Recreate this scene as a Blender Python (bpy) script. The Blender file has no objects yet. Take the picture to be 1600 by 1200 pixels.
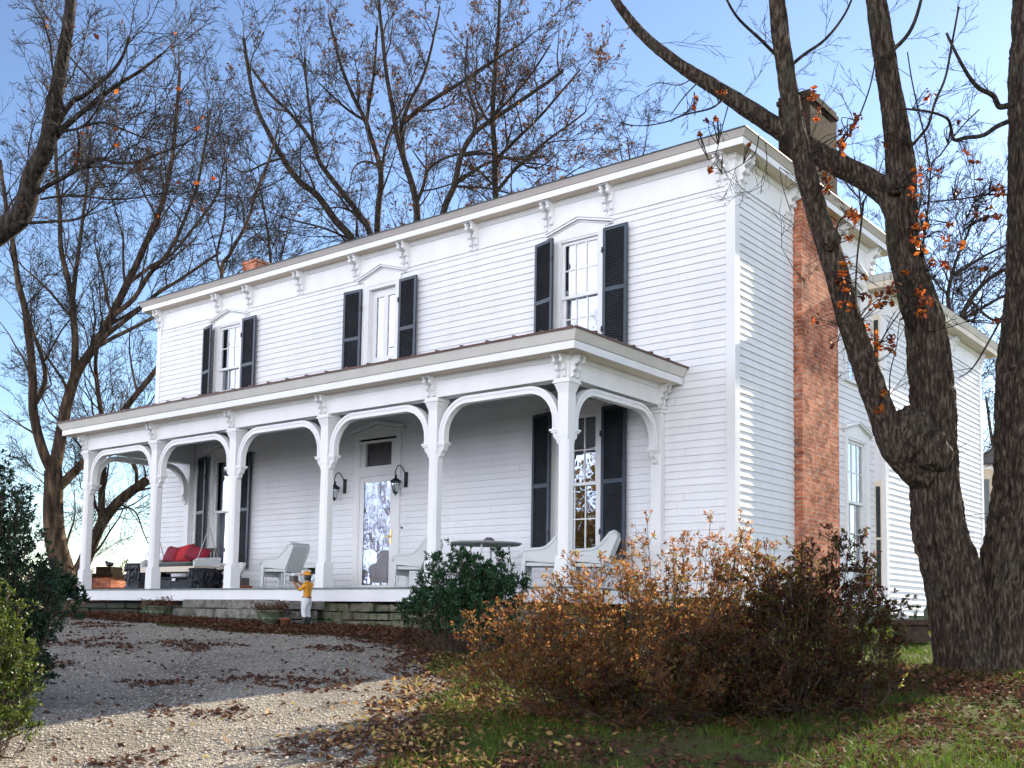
import bpy, math, random
import numpy as np
from mathutils import Vector, Matrix, Euler
scene = bpy.context.scene
COL = scene.collection
R = math.radians

# ---------------------------------------------------------------- camera
CP = np.array([7.0938, -13.7036, -0.3860])
FW = np.array([-0.62061658, 0.77949951, 0.08494456])
YAW, ROLL, FPX = 0.6724031, 0.0154302, 1709.82
_rt = np.array([math.cos(YAW), math.sin(YAW), 0.0])
_up = np.cross(_rt, FW)
RT = _rt*math.cos(ROLL) + _up*math.sin(ROLL)
UP = -_rt*math.sin(ROLL) + _up*math.cos(ROLL)
cd = bpy.data.cameras.new('camera'); cam = bpy.data.objects.new('camera', cd); COL.objects.link(cam)
cam.matrix_world = Matrix(((RT[0], UP[0], -FW[0], CP[0]), (RT[1], UP[1], -FW[1], CP[1]), (RT[2], UP[2], -FW[2], CP[2]), (0, 0, 0, 1)))
cd.sensor_width = 36; cd.sensor_fit = 'HORIZONTAL'; cd.lens = FPX/1600*36
cd.shift_x = -11.83/1600; cd.shift_y = 217.22/1600
cd.clip_start = 0.1; cd.clip_end = 2000
scene.camera = cam
def PX(u, v, d):
    'point of the place seen at photo pixel (u, v) at forward distance d, metres'
    q = CP + (FW + RT*((u-811.83)/FPX) - UP*((v-817.22)/FPX))*d
    return Vector(q)

# ---------------------------------------------------------------- light
SUN_AZ, SUN_EL = R(5.2), R(24.5)     # azimuth from +y towards +x
S = Vector((math.sin(SUN_AZ)*math.cos(SUN_EL), math.cos(SUN_AZ)*math.cos(SUN_EL), math.sin(SUN_EL)))
w = bpy.data.worlds.new('World'); scene.world = w; w.use_nodes = True
nt = w.node_tree; bg = nt.nodes['Background']
sky = nt.nodes.new('ShaderNodeTexSky'); sky.sky_type = 'NISHITA'; sky.sun_disc = False
sky.sun_elevation = SUN_EL; sky.sun_rotation = SUN_AZ; sky.altitude = 200; sky.air_density = 1.0; sky.dust_density = 0.2; sky.ozone_density = 2.0
# bright cloud added behind the camera to light the shaded front; clear blue ahead
_tc = nt.nodes.new('ShaderNodeTexCoord'); _sp = nt.nodes.new('ShaderNodeSeparateXYZ'); nt.links.new(_tc.outputs['Generated'], _sp.inputs[0])
_mr = nt.nodes.new('ShaderNodeMapRange'); _mr.interpolation_type = 'SMOOTHSTEP'; nt.links.new(_sp.outputs[1], _mr.inputs['Value'])
for k_, v_ in (('From Min', .15), ('From Max', -.45), ('To Min', 0.0), ('To Max', 1.0)): _mr.inputs[k_].default_value = v_
_gm = nt.nodes.new('ShaderNodeGamma'); _gm.inputs[1].default_value = 1.32; nt.links.new(sky.outputs[0], _gm.inputs[0])
_hs = nt.nodes.new('ShaderNodeHueSaturation'); _hs.inputs['Hue'].default_value = .501; _hs.inputs['Saturation'].default_value = .90; _hs.inputs['Value'].default_value = .52; nt.links.new(_gm.outputs[0], _hs.inputs['Color'])
_cn = nt.nodes.new('ShaderNodeTexNoise'); _cn.inputs['Scale'].default_value = 2.6; _cn.inputs['Detail'].default_value = 7; nt.links.new(_tc.outputs['Generated'], _cn.inputs['Vector'])
_cr = nt.nodes.new('ShaderNodeValToRGB'); _cr.color_ramp.elements[0].position = .42; _cr.color_ramp.elements[0].color = (6.0, 7.1, 10.0, 1); _cr.color_ramp.elements[1].position = .58; _cr.color_ramp.elements[1].color = (14.4, 14.4, 14.9, 1); nt.links.new(_cn.outputs['Fac'], _cr.inputs[0])
_el = nt.nodes.new('ShaderNodeMapRange'); nt.links.new(_sp.outputs[2], _el.inputs['Value'])
for k_, v_ in (('From Min', .0), ('From Max', .5), ('To Min', 2.25), ('To Max', .16)): _el.inputs[k_].default_value = v_
_cm = nt.nodes.new('ShaderNodeVectorMath'); _cm.operation = 'SCALE'; nt.links.new(_cr.outputs[0], _cm.inputs[0]); nt.links.new(_el.outputs[0], _cm.inputs[3])
_mx = nt.nodes.new('ShaderNodeMix'); _mx.data_type = 'RGBA'; nt.links.new(_mr.outputs[0], _mx.inputs[0]); nt.links.new(_hs.outputs[0], _mx.inputs[6]); nt.links.new(_cm.outputs[0], _mx.inputs[7])
nt.links.new(_mx.outputs[2], bg.inputs[0]); bg.inputs[1].default_value = 0.11
sl = bpy.data.lights.new('sun', 'SUN'); sl.energy = 5.0; sl.angle = R(0.5); sl.color = (1.0, 0.87, 0.68)
so = bpy.data.objects.new('sun', sl); COL.objects.link(so); so.rotation_euler = S.to_track_quat('Z', 'Y').to_euler()
so.location = (20, 60, 40)
scene.view_settings.view_transform = 'Standard'; scene.view_settings.look = 'None'
scene.view_settings.exposure = 1.32; scene.view_settings.gamma = 1.0
scene.render.engine = 'CYCLES'; scene.render.resolution_x = 1024; scene.render.resolution_y = 768
scene.cycles.max_bounces = 8; scene.cycles.transparent_max_bounces = 16

# ---------------------------------------------------------------- helpers
class MB:
    def __init__(s): s.v = []; s.f = []; s.m = []; s.cur = 0
    def quad(s, *p):
        n = len(s.v); s.v += [tuple(q) for q in p]; s.f.append(tuple(range(n, n+len(p)))); s.m.append(s.cur); return s
    def hexa(s, c):     # 8 corners: bottom 4 ccw, top 4 ccw
        n = len(s.v); s.v += [tuple(q) for q in c]
        for f in ((0,3,2,1),(4,5,6,7),(0,1,5,4),(1,2,6,5),(2,3,7,6),(3,0,4,7)):
            s.f.append(tuple(n+i for i in f)); s.m.append(s.cur)
        return s
    def box(s, x0, y0, z0, x1, y1, z1):
        return s.hexa([(x0,y0,z0),(x1,y0,z0),(x1,y1,z0),(x0,y1,z0),(x0,y0,z1),(x1,y0,z1),(x1,y1,z1),(x0,y1,z1)])
    def frus(s, cx, cy, z0, hx0, hy0, z1, hx1, hy1):
        return s.hexa([(cx-hx0,cy-hy0,z0),(cx+hx0,cy-hy0,z0),(cx+hx0,cy+hy0,z0),(cx-hx0,cy+hy0,z0),(cx-hx1,cy-hy1,z1),(cx+hx1,cy-hy1,z1),(cx+hx1,cy+hy1,z1),(cx-hx1,cy+hy1,z1)])
    def prism(s, poly, fn, a, b):       # poly list of 2d, fn(p,q,t)->3d
        n = len(s.v); k = len(poly)
        s.v += [tuple(fn(p, q, a)) for p, q in poly] + [tuple(fn(p, q, b)) for p, q in poly]
        s.f.append(tuple(range(n+k-1, n-1, -1))); s.f.append(tuple(range(n+k, n+2*k))); s.m += [s.cur]*2
        for i in range(k):
            j = (i+1) % k; s.f.append((n+i, n+j, n+k+j, n+k+i)); s.m.append(s.cur)
        return s
    def tube(s, pts, rad, n=8, cap=True):
        pts = [Vector(p) for p in pts]; K = len(pts)
        if not hasattr(rad, '__len__'): rad = [rad]*K
        t0 = (pts[1]-pts[0]).normalized(); a = t0.orthogonal().normalized(); base = len(s.v)
        for i, p in enumerate(pts):
            t = (pts[min(i+1, K-1)]-pts[max(i-1, 0)]).normalized()
            a = (a - t*a.dot(t)).normalized(); b = t.cross(a)
            for j in range(n):
                th = 2*math.pi*j/n; s.v.append(tuple(p + (a*math.cos(th)+b*math.sin(th))*rad[i]))
        for i in range(K-1):
            for j in range(n):
                k = (j+1) % n; s.f.append((base+i*n+j, base+i*n+k, base+(i+1)*n+k, base+(i+1)*n+j)); s.m.append(s.cur)
        if cap:
            s.f.append(tuple(base+j for j in range(n-1, -1, -1))); s.f.append(tuple(base+(K-1)*n+j for j in range(n))); s.m += [s.cur]*2
        return s
    def lathe(s, prof, n=16, c=(0,0,0), sx=1, sy=1):
        base = len(s.v); K = len(prof)
        for r, z in prof:
            for j in range(n):
                th = 2*math.pi*(j+.5)/n; s.v.append((c[0]+r*sx*math.cos(th), c[1]+r*sy*math.sin(th), c[2]+z))
        for i in range(K-1):
            for j in range(n):
                k = (j+1) % n; s.f.append((base+i*n+j, base+i*n+k, base+(i+1)*n+k, base+(i+1)*n+j)); s.m.append(s.cur)
        s.f.append(tuple(base+j for j in range(n-1, -1, -1))); s.f.append(tuple(base+(K-1)*n+j for j in range(n))); s.m += [s.cur]*2
        return s
    def add(s, o, M=None):
        n = len(s.v); s.v += [tuple(M @ Vector(p)) if M else p for p in o.v]
        s.f += [tuple(n+i for i in f) for f in o.f]; s.m += [s.cur]*len(o.f); return s
    def xf(s, M): s.v = [tuple(M @ Vector(p)) for p in s.v]; return s
    def build(s, name, mat, parent=None, smooth=False, bevel=0):
        me = bpy.data.meshes.new(name); me.from_pydata(s.v, [], s.f)
        mats = mat if isinstance(mat, (list, tuple)) else [mat]
        for m in mats: me.materials.append(m)
        if len(mats) > 1: me.polygons.foreach_set('material_index', s.m)
        if smooth: me.polygons.foreach_set('use_smooth', [True]*len(s.f))
        me.update(); o = bpy.data.objects.new(name, me); COL.objects.link(o)
        if parent: o.parent = parent; o.location = (0, 0, 0)
        if bevel:
            b = o.modifiers.new('bevel', 'BEVEL'); b.width = bevel; b.segments = 2; b.limit_method = 'ANGLE'; b.angle_limit = R(40)
        return o
def npmesh(name, V, F, mat, parent=None, smooth=False):
    V = np.asarray(V, np.float32); F = np.asarray(F, np.int32); k = F.shape[1]
    me = bpy.data.meshes.new(name); me.vertices.add(len(V)); me.vertices.foreach_set('co', V.ravel())
    me.loops.add(F.size); me.loops.foreach_set('vertex_index', F.ravel()); me.polygons.add(len(F))
    me.polygons.foreach_set('loop_start', np.arange(0, F.size, k, dtype=np.int32)); me.polygons.foreach_set('loop_total', np.full(len(F), k, np.int32))
    if smooth: me.polygons.foreach_set('use_smooth', np.ones(len(F), bool))
    me.materials.append(mat); me.update(calc_edges=True); me.validate()
    o = bpy.data.objects.new(name, me); COL.objects.link(o)
    if parent: o.parent = parent
    return o
def tag(o, label=None, cat=None, group=None, kind=None):
    if label: o['label'] = label
    if cat: o['category'] = cat
    if group: o['group'] = group
    if kind: o['kind'] = kind
    return o
def thing(name, label, cat, loc=(0,0,0), rz=0, group=None):
    o = bpy.data.objects.new(name, None); COL.objects.link(o); o.location = loc; o.rotation_euler = (0, 0, rz); o.empty_display_size = .2
    return tag(o, label, cat, group)
def kids(o): return [c for c in bpy.data.objects if c.parent is o]
def copy_tree(o, parent=None):
    c = o.copy(); COL.objects.link(c)
    if parent: c.parent = parent
    for ch in kids(o): copy_tree(ch, c)
    return c
def label(o, t): o['label'] = t; return o

# ---------------------------------------------------------------- value noise (numpy)
_pr = np.random.RandomState(5); _tab = _pr.rand(4096).astype(np.float32)
def _h(i, j, k): return _tab[(i*73 + j*1259 + k*3571 + (i*j ^ k)) & 4095]
def noise3(P):
    P = np.asarray(P, float); i = np.floor(P).astype(np.int64); f = P-i; f = f*f*(3-2*f); r = 0
    for a in (0, 1):
        for b in (0, 1):
            for c in (0, 1):
                wgt = (f[..., 0] if a else 1-f[..., 0])*(f[..., 1] if b else 1-f[..., 1])*(f[..., 2] if c else 1-f[..., 2])
                r = r + wgt*_h(i[..., 0]+a, i[..., 1]+b, i[..., 2]+c)
    return r
def fbm(P, o=3):
    r = 0; a = .5
    for k in range(o): r = r + a*noise3(np.asarray(P)*2**k + 17.3*k); a *= .5
    return r

# ---------------------------------------------------------------- materials
def newmat(name):
    m = bpy.data.materials.new(name); m.use_nodes = True; n = m.node_tree; return m, n, n.nodes['Principled BSDF']
def lk(n, a, b): n.links.new(a, b)
def coords(n, scale=(1,1,1), space='Object', rot=(0,0,0)):
    tc = n.nodes.new('ShaderNodeTexCoord'); mp = n.nodes.new('ShaderNodeMapping'); mp.inputs['Scale'].default_value = scale; mp.inputs['Rotation'].default_value = rot
    lk(n, tc.outputs[space], mp.inputs[0]); return mp.outputs[0]
def noise(n, vec, scale, detail=4, rough=.55):
    t = n.nodes.new('ShaderNodeTexNoise'); t.inputs['Scale'].default_value = scale; t.inputs['Detail'].default_value = detail; t.inputs['Roughness'].default_value = rough
    lk(n, vec, t.inputs['Vector']); return t.outputs['Fac']
def ramp(n, fac, stops):
    r = n.nodes.new('ShaderNodeValToRGB'); e = r.color_ramp.elements
    while len(e) > 1: e.remove(e[-1])
    e[0].position = stops[0][0]; e[0].color = (*stops[0][1], 1)
    for p, c in stops[1:]: x = e.new(p); x.color = (*c, 1)
    lk(n, fac, r.inputs[0]); return r.outputs[0]
def mixc(n, fac, a, b, mode='MIX'):
    m = n.nodes.new('ShaderNodeMix'); m.data_type = 'RGBA'; m.blend_type = mode
    for i, x in ((0, fac), (6, a), (7, b)):
        if isinstance(x, (int, float)): m.inputs[i].default_value = x
        elif isinstance(x, tuple): m.inputs[i].default_value = (*x, 1)
        else: lk(n, x, m.inputs[i])
    return m.outputs[2]
def bump(n, b, h, strength, dist):
    u = n.nodes.new('ShaderNodeBump'); u.inputs['Strength'].default_value = strength; u.inputs['Distance'].default_value = dist
    lk(n, h, u.inputs['Height']); lk(n, u.outputs[0], b.inputs['Normal']); return u
def simple(name, c, rough=.5, var=.12, scale=6, metal=0, bmp=0, spec=None, aniso=(1,1,1)):
    m, n, b = newmat(name); v = coords(n, aniso); f = noise(n, v, scale)
    lo = tuple(x*(1-var) for x in c); hi = tuple(min(1, x*(1+var)) for x in c)
    lk(n, ramp(n, f, [(.3, lo), (.7, hi)]), b.inputs['Base Color']); b.inputs['Roughness'].default_value = rough; b.inputs['Metallic'].default_value = metal
    if spec is not None: b.inputs['Specular IOR Level'].default_value = spec
    if bmp: bump(n, b, f, bmp, .02)
    return m
def paint(name, c, rough=.55, streak=.10):
    m, n, b = newmat(name); v = coords(n); gg = n.nodes.new('ShaderNodeNewGeometry'); isl = ramp(n, gg.outputs['Random Per Island'], [(0, (.955,.955,.95)), (1, (1,1,1))])
    f1 = noise(n, coords(n, (1,1,.25)), 2.2, 6, .65); f2 = noise(n, v, 45, 3)
    c1 = ramp(n, f1, [(.30, tuple(x*(1-streak) for x in c)), (.62, c)])
    c2 = mixc(n, .35, c1, ramp(n, f2, [(.28, (.45,.44,.40)), (.40, c)]), 'MULTIPLY')
    lk(n, mixc(n, 1.0, mixc(n, .5, c1, c2), isl, 'MULTIPLY'), b.inputs['Base Color']); b.inputs['Roughness'].default_value = rough
    b.inputs['Specular IOR Level'].default_value = .3; bump(n, b, noise(n, coords(n, (.6, .6, 6)), 14, 4), .12, .01); return m
def wood_streaks(name, c1, c2, sc=(1,1,1)):
    m, n, b = newmat(name); f = noise(n, coords(n, sc), 8, 6)
    lk(n, ramp(n, f, [(.3, c1), (.7, c2)]), b.inputs['Base Color']); b.inputs['Roughness'].default_value = .8; bump(n, b, f, .4, .02); return m
M = {}
M['siding'] = paint('white_siding_paint', (.80, .80, .815), .6, .08)
M['trim'] = paint('white_trim_paint', (.80, .80, .80), .5, .08)
M['cream'] = paint('cream_bounce_trim', (.77, .69, .57), .6, .10)  # warm bounce light under the eaves put into the cream colour
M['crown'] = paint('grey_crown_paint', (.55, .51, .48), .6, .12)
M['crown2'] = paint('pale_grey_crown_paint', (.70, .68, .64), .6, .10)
M['ceil'] = paint('porch_ceiling_paint', (.26, .32, .36), .6, .1)
M['shutter'] = simple('shutter_paint', (.022, .034, .052), .45, .3, 5)
M['louvre'] = simple('shutter_louvre_paint', (.030, .034, .040), .5, .3, 5)
M['roofmetal'] = simple('brown_roof_metal', (.10, .045, .032), .45, .3, 3, .2)
M['roofgreen'] = simple('dark_roof_edge', (.025, .035, .032), .5, .3, 3)
M['deck'] = wood_streaks('deck_paint', (.10,.14,.13), (.20,.25,.24), (1,6,1))
M['black'] = simple('black_iron', (.012, .013, .014), .4, .3, 8, .4)
M['dark'] = simple('dark_interior', (.02, .02, .022), .9)
M['tarp'] = simple('black_tarp', (.010, .011, .016), .38, .3, 14, 0, .8, spec=.12)
M['wicker'] = simple('white_wicker', (.62, .64, .64), .7, .15, 60, 0, .6)
M['greycush'] = simple('grey_cushion', (.12, .14, .145), .9, .2, 20, 0, .3)
M['red'] = simple('red_fabric', (.42, .008, .018), .8, .25, 6, 0, .3)
M['darkred'] = simple('dark_red_fabric', (.20, .006, .022), .8, .25, 6, 0, .3)
M['brass'] = simple('brass', (.75, .50, .14), .3, .1, 6, 1)
M['steel'] = simple('galvanised_chain', (.35, .36, .37), .4, .1, 6, .8)
M['curtain'] = simple('curtain_cloth', (.62, .64, .72), .9, .12, 9, 0, .4, aniso=(6,6,.5))
M['doorpink'] = simple('door_curtain', (.62, .54, .58), .9, .15, 5, aniso=(6,6,.6))
M['roofboard'] = paint('beaded_soffit_board', (.66, .66, .66), .6, .1)
M['stonebench'] = simple('brown_stone', (.055, .035, .026), .9, .4, 14, 0, .7)
M['terracotta'] = simple('terracotta', (.22, .075, .035), .85, .3, 9, 0, .3)
M['urn'] = simple('mossy_concrete', (.10, .12, .075), .95, .45, 7, 0, .7)
M['deadplant'] = simple('dead_plant', (.075, .030, .025), .9, .5, 20)
M['orange'] = simple('orange_paint', (.62, .26, .012), .55, .15, 9)
M['white'] = simple('chalky_white_paint', (.62, .64, .66), .7, .12, 12)
M['skin'] = simple('weathered_face_paint', (.20, .22, .20), .7, .3, 14)
M['brownskin'] = simple('brown_paint', (.24, .12, .045), .6, .2, 9)
M['boot'] = simple('dark_boot_paint', (.02, .022, .018), .6, .3, 9)
M['boxgrey'] = simple('grey_brown_box', (.085, .075, .080), .7, .2, 9)
M['tabletop'] = wood_streaks('grey_table_top', (.22,.22,.23), (.36,.36,.37), (4,1,1))
M['mullion'] = M['trim']

def glass(name, tint=(.9,.95,1), refl=.55):
    m = bpy.data.materials.new(name); m.use_nodes = True; n = m.node_tree; n.nodes.clear()
    out = n.nodes.new('ShaderNodeOutputMaterial'); g = n.nodes.new('ShaderNodeBsdfGlossy'); t = n.nodes.new('ShaderNodeBsdfTransparent')
    mx = n.nodes.new('ShaderNodeMixShader'); fr = n.nodes.new('ShaderNodeFresnel'); fr.inputs[0].default_value = 1.6
    ma = n.nodes.new('ShaderNodeMath'); ma.operation = 'MULTIPLY_ADD'; ma.inputs[1].default_value = 1.6; ma.inputs[2].default_value = refl*.35; ma.use_clamp = True
    g.inputs['Roughness'].default_value = .012; g.inputs['Color'].default_value = (*tint, 1); t.inputs['Color'].default_value = (.86,.89,.90,1)
    bp = n.nodes.new('ShaderNodeBump'); bp.inputs['Strength'].default_value = .12; bp.inputs['Distance'].default_value = .02
    lk(n, noise(n, coords(n), 2.5, 2), bp.inputs['Height']); lk(n, bp.outputs[0], g.inputs['Normal'])
    lk(n, fr.outputs[0], ma.inputs[0]); lk(n, ma.outputs[0], mx.inputs[0]); lk(n, t.outputs[0], mx.inputs[1]); lk(n, g.outputs[0], mx.inputs[2]); lk(n, mx.outputs[0], out.inputs[0])
    return m
M['glass'] = glass('window_glass')
M['lampglass'] = glass('lamp_glass', (.95,1,.95), .25)

def brickmat(name, c1, c2, mortar, axis='x', scale=1.0, dark=.35):
    m, n, b = newmat(name); rot = (R(90), 0, R(90)) if axis == 'x' else (R(90), 0, 0)
    geo = n.nodes.new('ShaderNodeTexCoord'); sep = n.nodes.new('ShaderNodeSeparateXYZ'); com = n.nodes.new('ShaderNodeCombineXYZ'); ad = n.nodes.new('ShaderNodeMath')
    lk(n, geo.outputs['Object'], sep.inputs[0]); lk(n, sep.outputs[0], ad.inputs[0]); lk(n, sep.outputs[1], ad.inputs[1]); lk(n, ad.outputs[0], com.inputs[0]); lk(n, sep.outputs[2], com.inputs[1])
    vec = com.outputs[0]
    wob = noise(n, geo.outputs['Object'], 9, 3); vm = n.nodes.new('ShaderNodeVectorMath'); vm.operation = 'SCALE'; vm.inputs[3].default_value = .02
    ws = n.nodes.new('ShaderNodeCombineXYZ'); lk(n, wob, ws.inputs[1]); lk(n, ws.outputs[0], vm.inputs[0]); va = n.nodes.new('ShaderNodeVectorMath'); lk(n, vec, va.inputs[0]); lk(n, vm.outputs[0], va.inputs[1])
    t = n.nodes.new('ShaderNodeTexBrick'); lk(n, va.outputs[0], t.inputs['Vector']); t.inputs['Scale'].default_value = 1
    t.inputs['Brick Width'].default_value = .200*scale; t.inputs['Row Height'].default_value = .064*scale; b.inputs['Specular IOR Level'].default_value = .06; t.inputs['Mortar Size'].default_value = .007; t.inputs['Mortar Smooth'].default_value = .3
    t.inputs['Color1'].default_value = (*c1, 1); t.inputs['Color2'].default_value = (*c2, 1); t.inputs['Mortar'].default_value = (*mortar, 1); t.inputs['Bias'].default_value = -.1
    f = noise(n, geo.outputs['Object'], 3.2, 6, .7); col = mixc(n, 1.0, t.outputs['Color'], ramp(n, f, [(.36, (dark, dark*.92, dark*.9)), (.56, (1, 1, 1))]), 'MULTIPLY'); col = mixc(n, ramp(n, noise(n, geo.outputs['Object'], 7.5, 5, .7), [(.52, (0,0,0)), (.66, (.55,.55,.55))]), col, tuple(x*.8 for x in mortar)); col = mixc(n, 1.0, col, ramp(n, noise(n, coords(n, (5,5,15)), 1.1, 2), [(.35, (.62,.55,.52)), (.6, (1.0,1.0,1.0))]), 'MULTIPLY')
    lk(n, col, b.inputs['Base Color']); b.inputs['Roughness'].default_value = .9
    h = n.nodes.new('ShaderNodeMath'); h.operation = 'MULTIPLY_ADD'; lk(n, t.outputs['Fac'], h.inputs[0]); h.inputs[1].default_value = -1.0; lk(n, noise(n, geo.outputs['Object'], 30, 4), h.inputs[2])
    bump(n, b, h.outputs[0], .8, .012); return m
M['brick'] = brickmat('weathered_brick', (.72,.26,.135), (.46,.14,.075), (.56,.46,.38), dark=.45)
M['brickdark'] = brickmat('sooty_brick', (.055,.030,.020), (.035,.022,.016), (.045,.045,.032), dark=.3)

def barkmat(name, c1, c2, moss=None, sc=(9,9,1.6), strength=.9, dist=.03):
    m, n, b = newmat(name); v = coords(n, sc); f = noise(n, v, 1.6, 8, .62); f2 = noise(n, coords(n), 2.4, 5, .6)
    col = ramp(n, f, [(.36, tuple(x*.35 for x in c1)), (.5, c1), (.63, c2)])
    if moss: col = mixc(n, ramp(n, f2, [(.55, (0,0,0)), (.72, (.55,.55,.55))]), col, moss)
    lk(n, col, b.inputs['Base Color']); b.inputs['Roughness'].default_value = .92; b.inputs['Specular IOR Level'].default_value = .2; bump(n, b, f, strength, dist); return m
M['bark'] = barkmat('furrowed_bark', (.038,.027,.020), (.118,.088,.064), (.058,.062,.042), (22,22,5.0), 1.0, .03)
M['bark2'] = barkmat('pale_brown_bark', (.055,.036,.024), (.13,.088,.054), None, (5,5,1), .6)
M['bark3'] = barkmat('dark_bark', (.028,.022,.018), (.065,.050,.038), None, (14,14,3), .9)

def leafmat(name, cols, trans=.5, rough=.5, spec=.3, front=1.0):
    m, n, b = newmat(name); g = n.nodes.new('ShaderNodeNewGeometry')
    k = len(cols); c = ramp(n, g.outputs['Random Per Island'], [(i/max(1, k-1), cols[i]) for i in range(k)])
    lk(n, mixc(n, 1.0, c, (front,)*3, 'MULTIPLY'), b.inputs['Base Color']); b.inputs['Roughness'].default_value = rough; b.inputs['Specular IOR Level'].default_value = spec
    tr = n.nodes.new('ShaderNodeBsdfTranslucent'); lk(n, c, tr.inputs[0]); mx = n.nodes.new('ShaderNodeMixShader'); mx.inputs[0].default_value = trans
    out = n.nodes['Material Output']; lk(n, b.outputs[0], mx.inputs[1]); lk(n, tr.outputs[0], mx.inputs[2]); lk(n, mx.outputs[0], out.inputs[0]); return m
M['azalea'] = leafmat('bronze_azalea_leaf', [(.16,.05,.03), (.55,.22,.07), (.72,.38,.15), (.40,.14,.06), (.34,.32,.05), (.62,.28,.10), (.10,.04,.035)], .5, .40, .22, .20)
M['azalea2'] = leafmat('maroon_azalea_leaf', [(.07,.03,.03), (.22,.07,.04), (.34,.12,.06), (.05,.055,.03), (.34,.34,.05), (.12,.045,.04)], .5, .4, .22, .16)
M['holly'] = leafmat('dark_evergreen_leaf', [(.008,.024,.016), (.016,.042,.024), (.026,.062,.020), (.012,.030,.022)], .2, .4, .25)
M['box'] = leafmat('green_shrub_leaf', [(.012,.045,.020), (.022,.075,.026), (.035,.095,.028), (.016,.05,.028)], .3, .45, .4)
M['goldlitter'] = leafmat('tan_fallen_leaf', [(.42,.24,.11), (.55,.36,.16), (.28,.14,.07), (.50,.42,.12), (.20,.10,.05)], .3, .7, .2)
M['litter'] = leafmat('fallen_leaf', [(.08,.032,.022), (.13,.058,.034), (.05,.024,.02), (.20,.10,.055), (.08,.04,.03)], .2, .8, .2)
M['orangeleaf'] = leafmat('orange_oak_leaf', [(.44,.09,.012), (.18,.035,.014), (.52,.15,.016), (.08,.022,.015), (.13,.035,.018)], .55, .5)
M['brownleaf'] = leafmat('brown_oak_leaf', [(.12,.05,.02), (.20,.08,.025), (.07,.035,.025)], .4, .7)
M['goldleaf'] = leafmat('golden_leaf', [(.42,.20,.03), (.28,.16,.03), (.14,.13,.03), (.50,.28,.06)], .5, .6)
M['grass'] = leafmat('grass_blade', [(.03,.07,.010), (.07,.13,.012), (.12,.19,.018), (.10,.11,.025)], .45, .5)
M['twig'] = simple('dark_twig', (.030,.023,.019), .9, .3, 9)
M['stem'] = simple('shrub_stem', (.075,.05,.035), .9, .4, 20)
# ================================================================ THE HOUSE
L = 14.16
house = thing('farmhouse', 'two storey white clapboard farmhouse with bracketed eaves and long arched front porch', 'house', (0, 0, -.6))
HO = Matrix.Translation((0, 0, .6))     # meshes are written in place coordinates, the house stands at z -0.6
def hb(mb, name, mat, parent=None, **k):
    if not parent: mb.xf(HO)
    elif parent is not house: mb.xf(HO)
    return mb.build(name, mat, parent or house, **k)
SIDE = Matrix.Rotation(R(90), 4, 'Z')
EXPO = .108
def clap(mb, u0, u1, z0, z1, holes, T):
    k = 0; z = z1
    while z > z0+.01:
        zb = max(z-EXPO, z0); segs = [(u0, u1)]
        for a, b, c, d in holes:
            if zb < d-.02 and z > c+.02:
                ns = []
                for s, e in segs:
                    if b <= s or a >= e: ns.append((s, e)); continue
                    if a > s: ns.append((s, a))
                    if b < e: ns.append((b, e))
                segs = ns
        for s, e in segs:
            # break into planks with tiny offsets so butt joints show
            cuts = [s]; rr = random.Random(int(z*1000)+int(s*10)); x = s+rr.uniform(1.2, 4.5)
            while x < e-.6: cuts.append(x); x += rr.uniform(2.6, 4.6)
            cuts.append(e)
            for i in range(len(cuts)-1):
                a, b = cuts[i], cuts[i+1]-(.002 if i < len(cuts)-2 else 0); o = .0225+rr.uniform(-.0012, .0016); dz = rr.uniform(-.002, .002)
                P = [(a, -o, zb+dz), (b, -o, zb+dz), (b, -.003, z+.004), (a, -.003, z+.004)]
                mb.quad(*[T @ Vector(p) for p in P]); mb.quad(*[T @ Vector(p) for p in [(a, 0, zb+dz), (b, 0, zb+dz), (b, -o, zb+dz), (a, -o, zb+dz)]])
        z = zb
def ring(mb, path, prof, closed=False, loop=False):
    'sweep profile [(out, z)] round corner points (x, y, sx, sy)'
    n = len(prof); base = len(mb.v)
    for x, y, sx, sy in path:
        for o, z in prof: mb.v.append((x+sx*o, y+sy*o, z))
    K = len(path)
    for i in range(K if loop else K-1):
        j = (i+1) % K
        for a in range(n if closed else n-1):
            b = (a+1) % n; mb.f.append((base+i*n+a, base+j*n+a, base+j*n+b, base+i*n+b)); mb.m.append(mb.cur)
    if closed and not loop:
        mb.f.append(tuple(base+a for a in range(n))); mb.f.append(tuple(base+(K-1)*n+a for a in range(n-1, -1, -1))); mb.m += [mb.cur]*2
    return mb

# window and door openings (centre, half glass, sill, head)
WX, DX, LX = -2.675, -7.08, -11.57
front_holes = [(WX-.40, WX+.40, 3.70, 5.58), (LX-.40, LX+.40, 3.70, 5.58), (DX-.40, DX+.40, 3.45, 5.60),
               (WX-.40, WX+.40, .50, 2.80), (LX-.40, LX+.40, .50, 2.80), (DX-.47, DX+.47, 0.0, 2.76)]
side_holes = [(4.0, 4.86, .50, 2.74), (4.0, 4.86, 3.70, 5.50)]
I4 = Matrix.Identity(4)
mb = MB(); clap(mb, -L+.11, -.11, -.08, 5.84, front_holes, I4); hb(mb, 'front_wall', M['siding'])
mb = MB(); clap(mb, .11, 1.93, -.26, 5.84, [], SIDE); hb(mb, 'side_wall', M['siding'])
mb = MB(); clap(mb, 3.36, 5.30, -.26, 5.84, side_holes, SIDE); hb(mb, 'side_wall', M['siding'])
mb = MB(); mb.quad((-L, 0, -.1), (-L, 5.3, -.1), (-L, 5.3, 6.2), (-L, 0, 6.2)); mb.quad((-L, 5.3, -.1), (0, 5.3, -.1), (0, 5.3, 6.2), (-L, 5.3, 6.2)); hb(mb, 'rear_wall', M['siding'])
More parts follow.
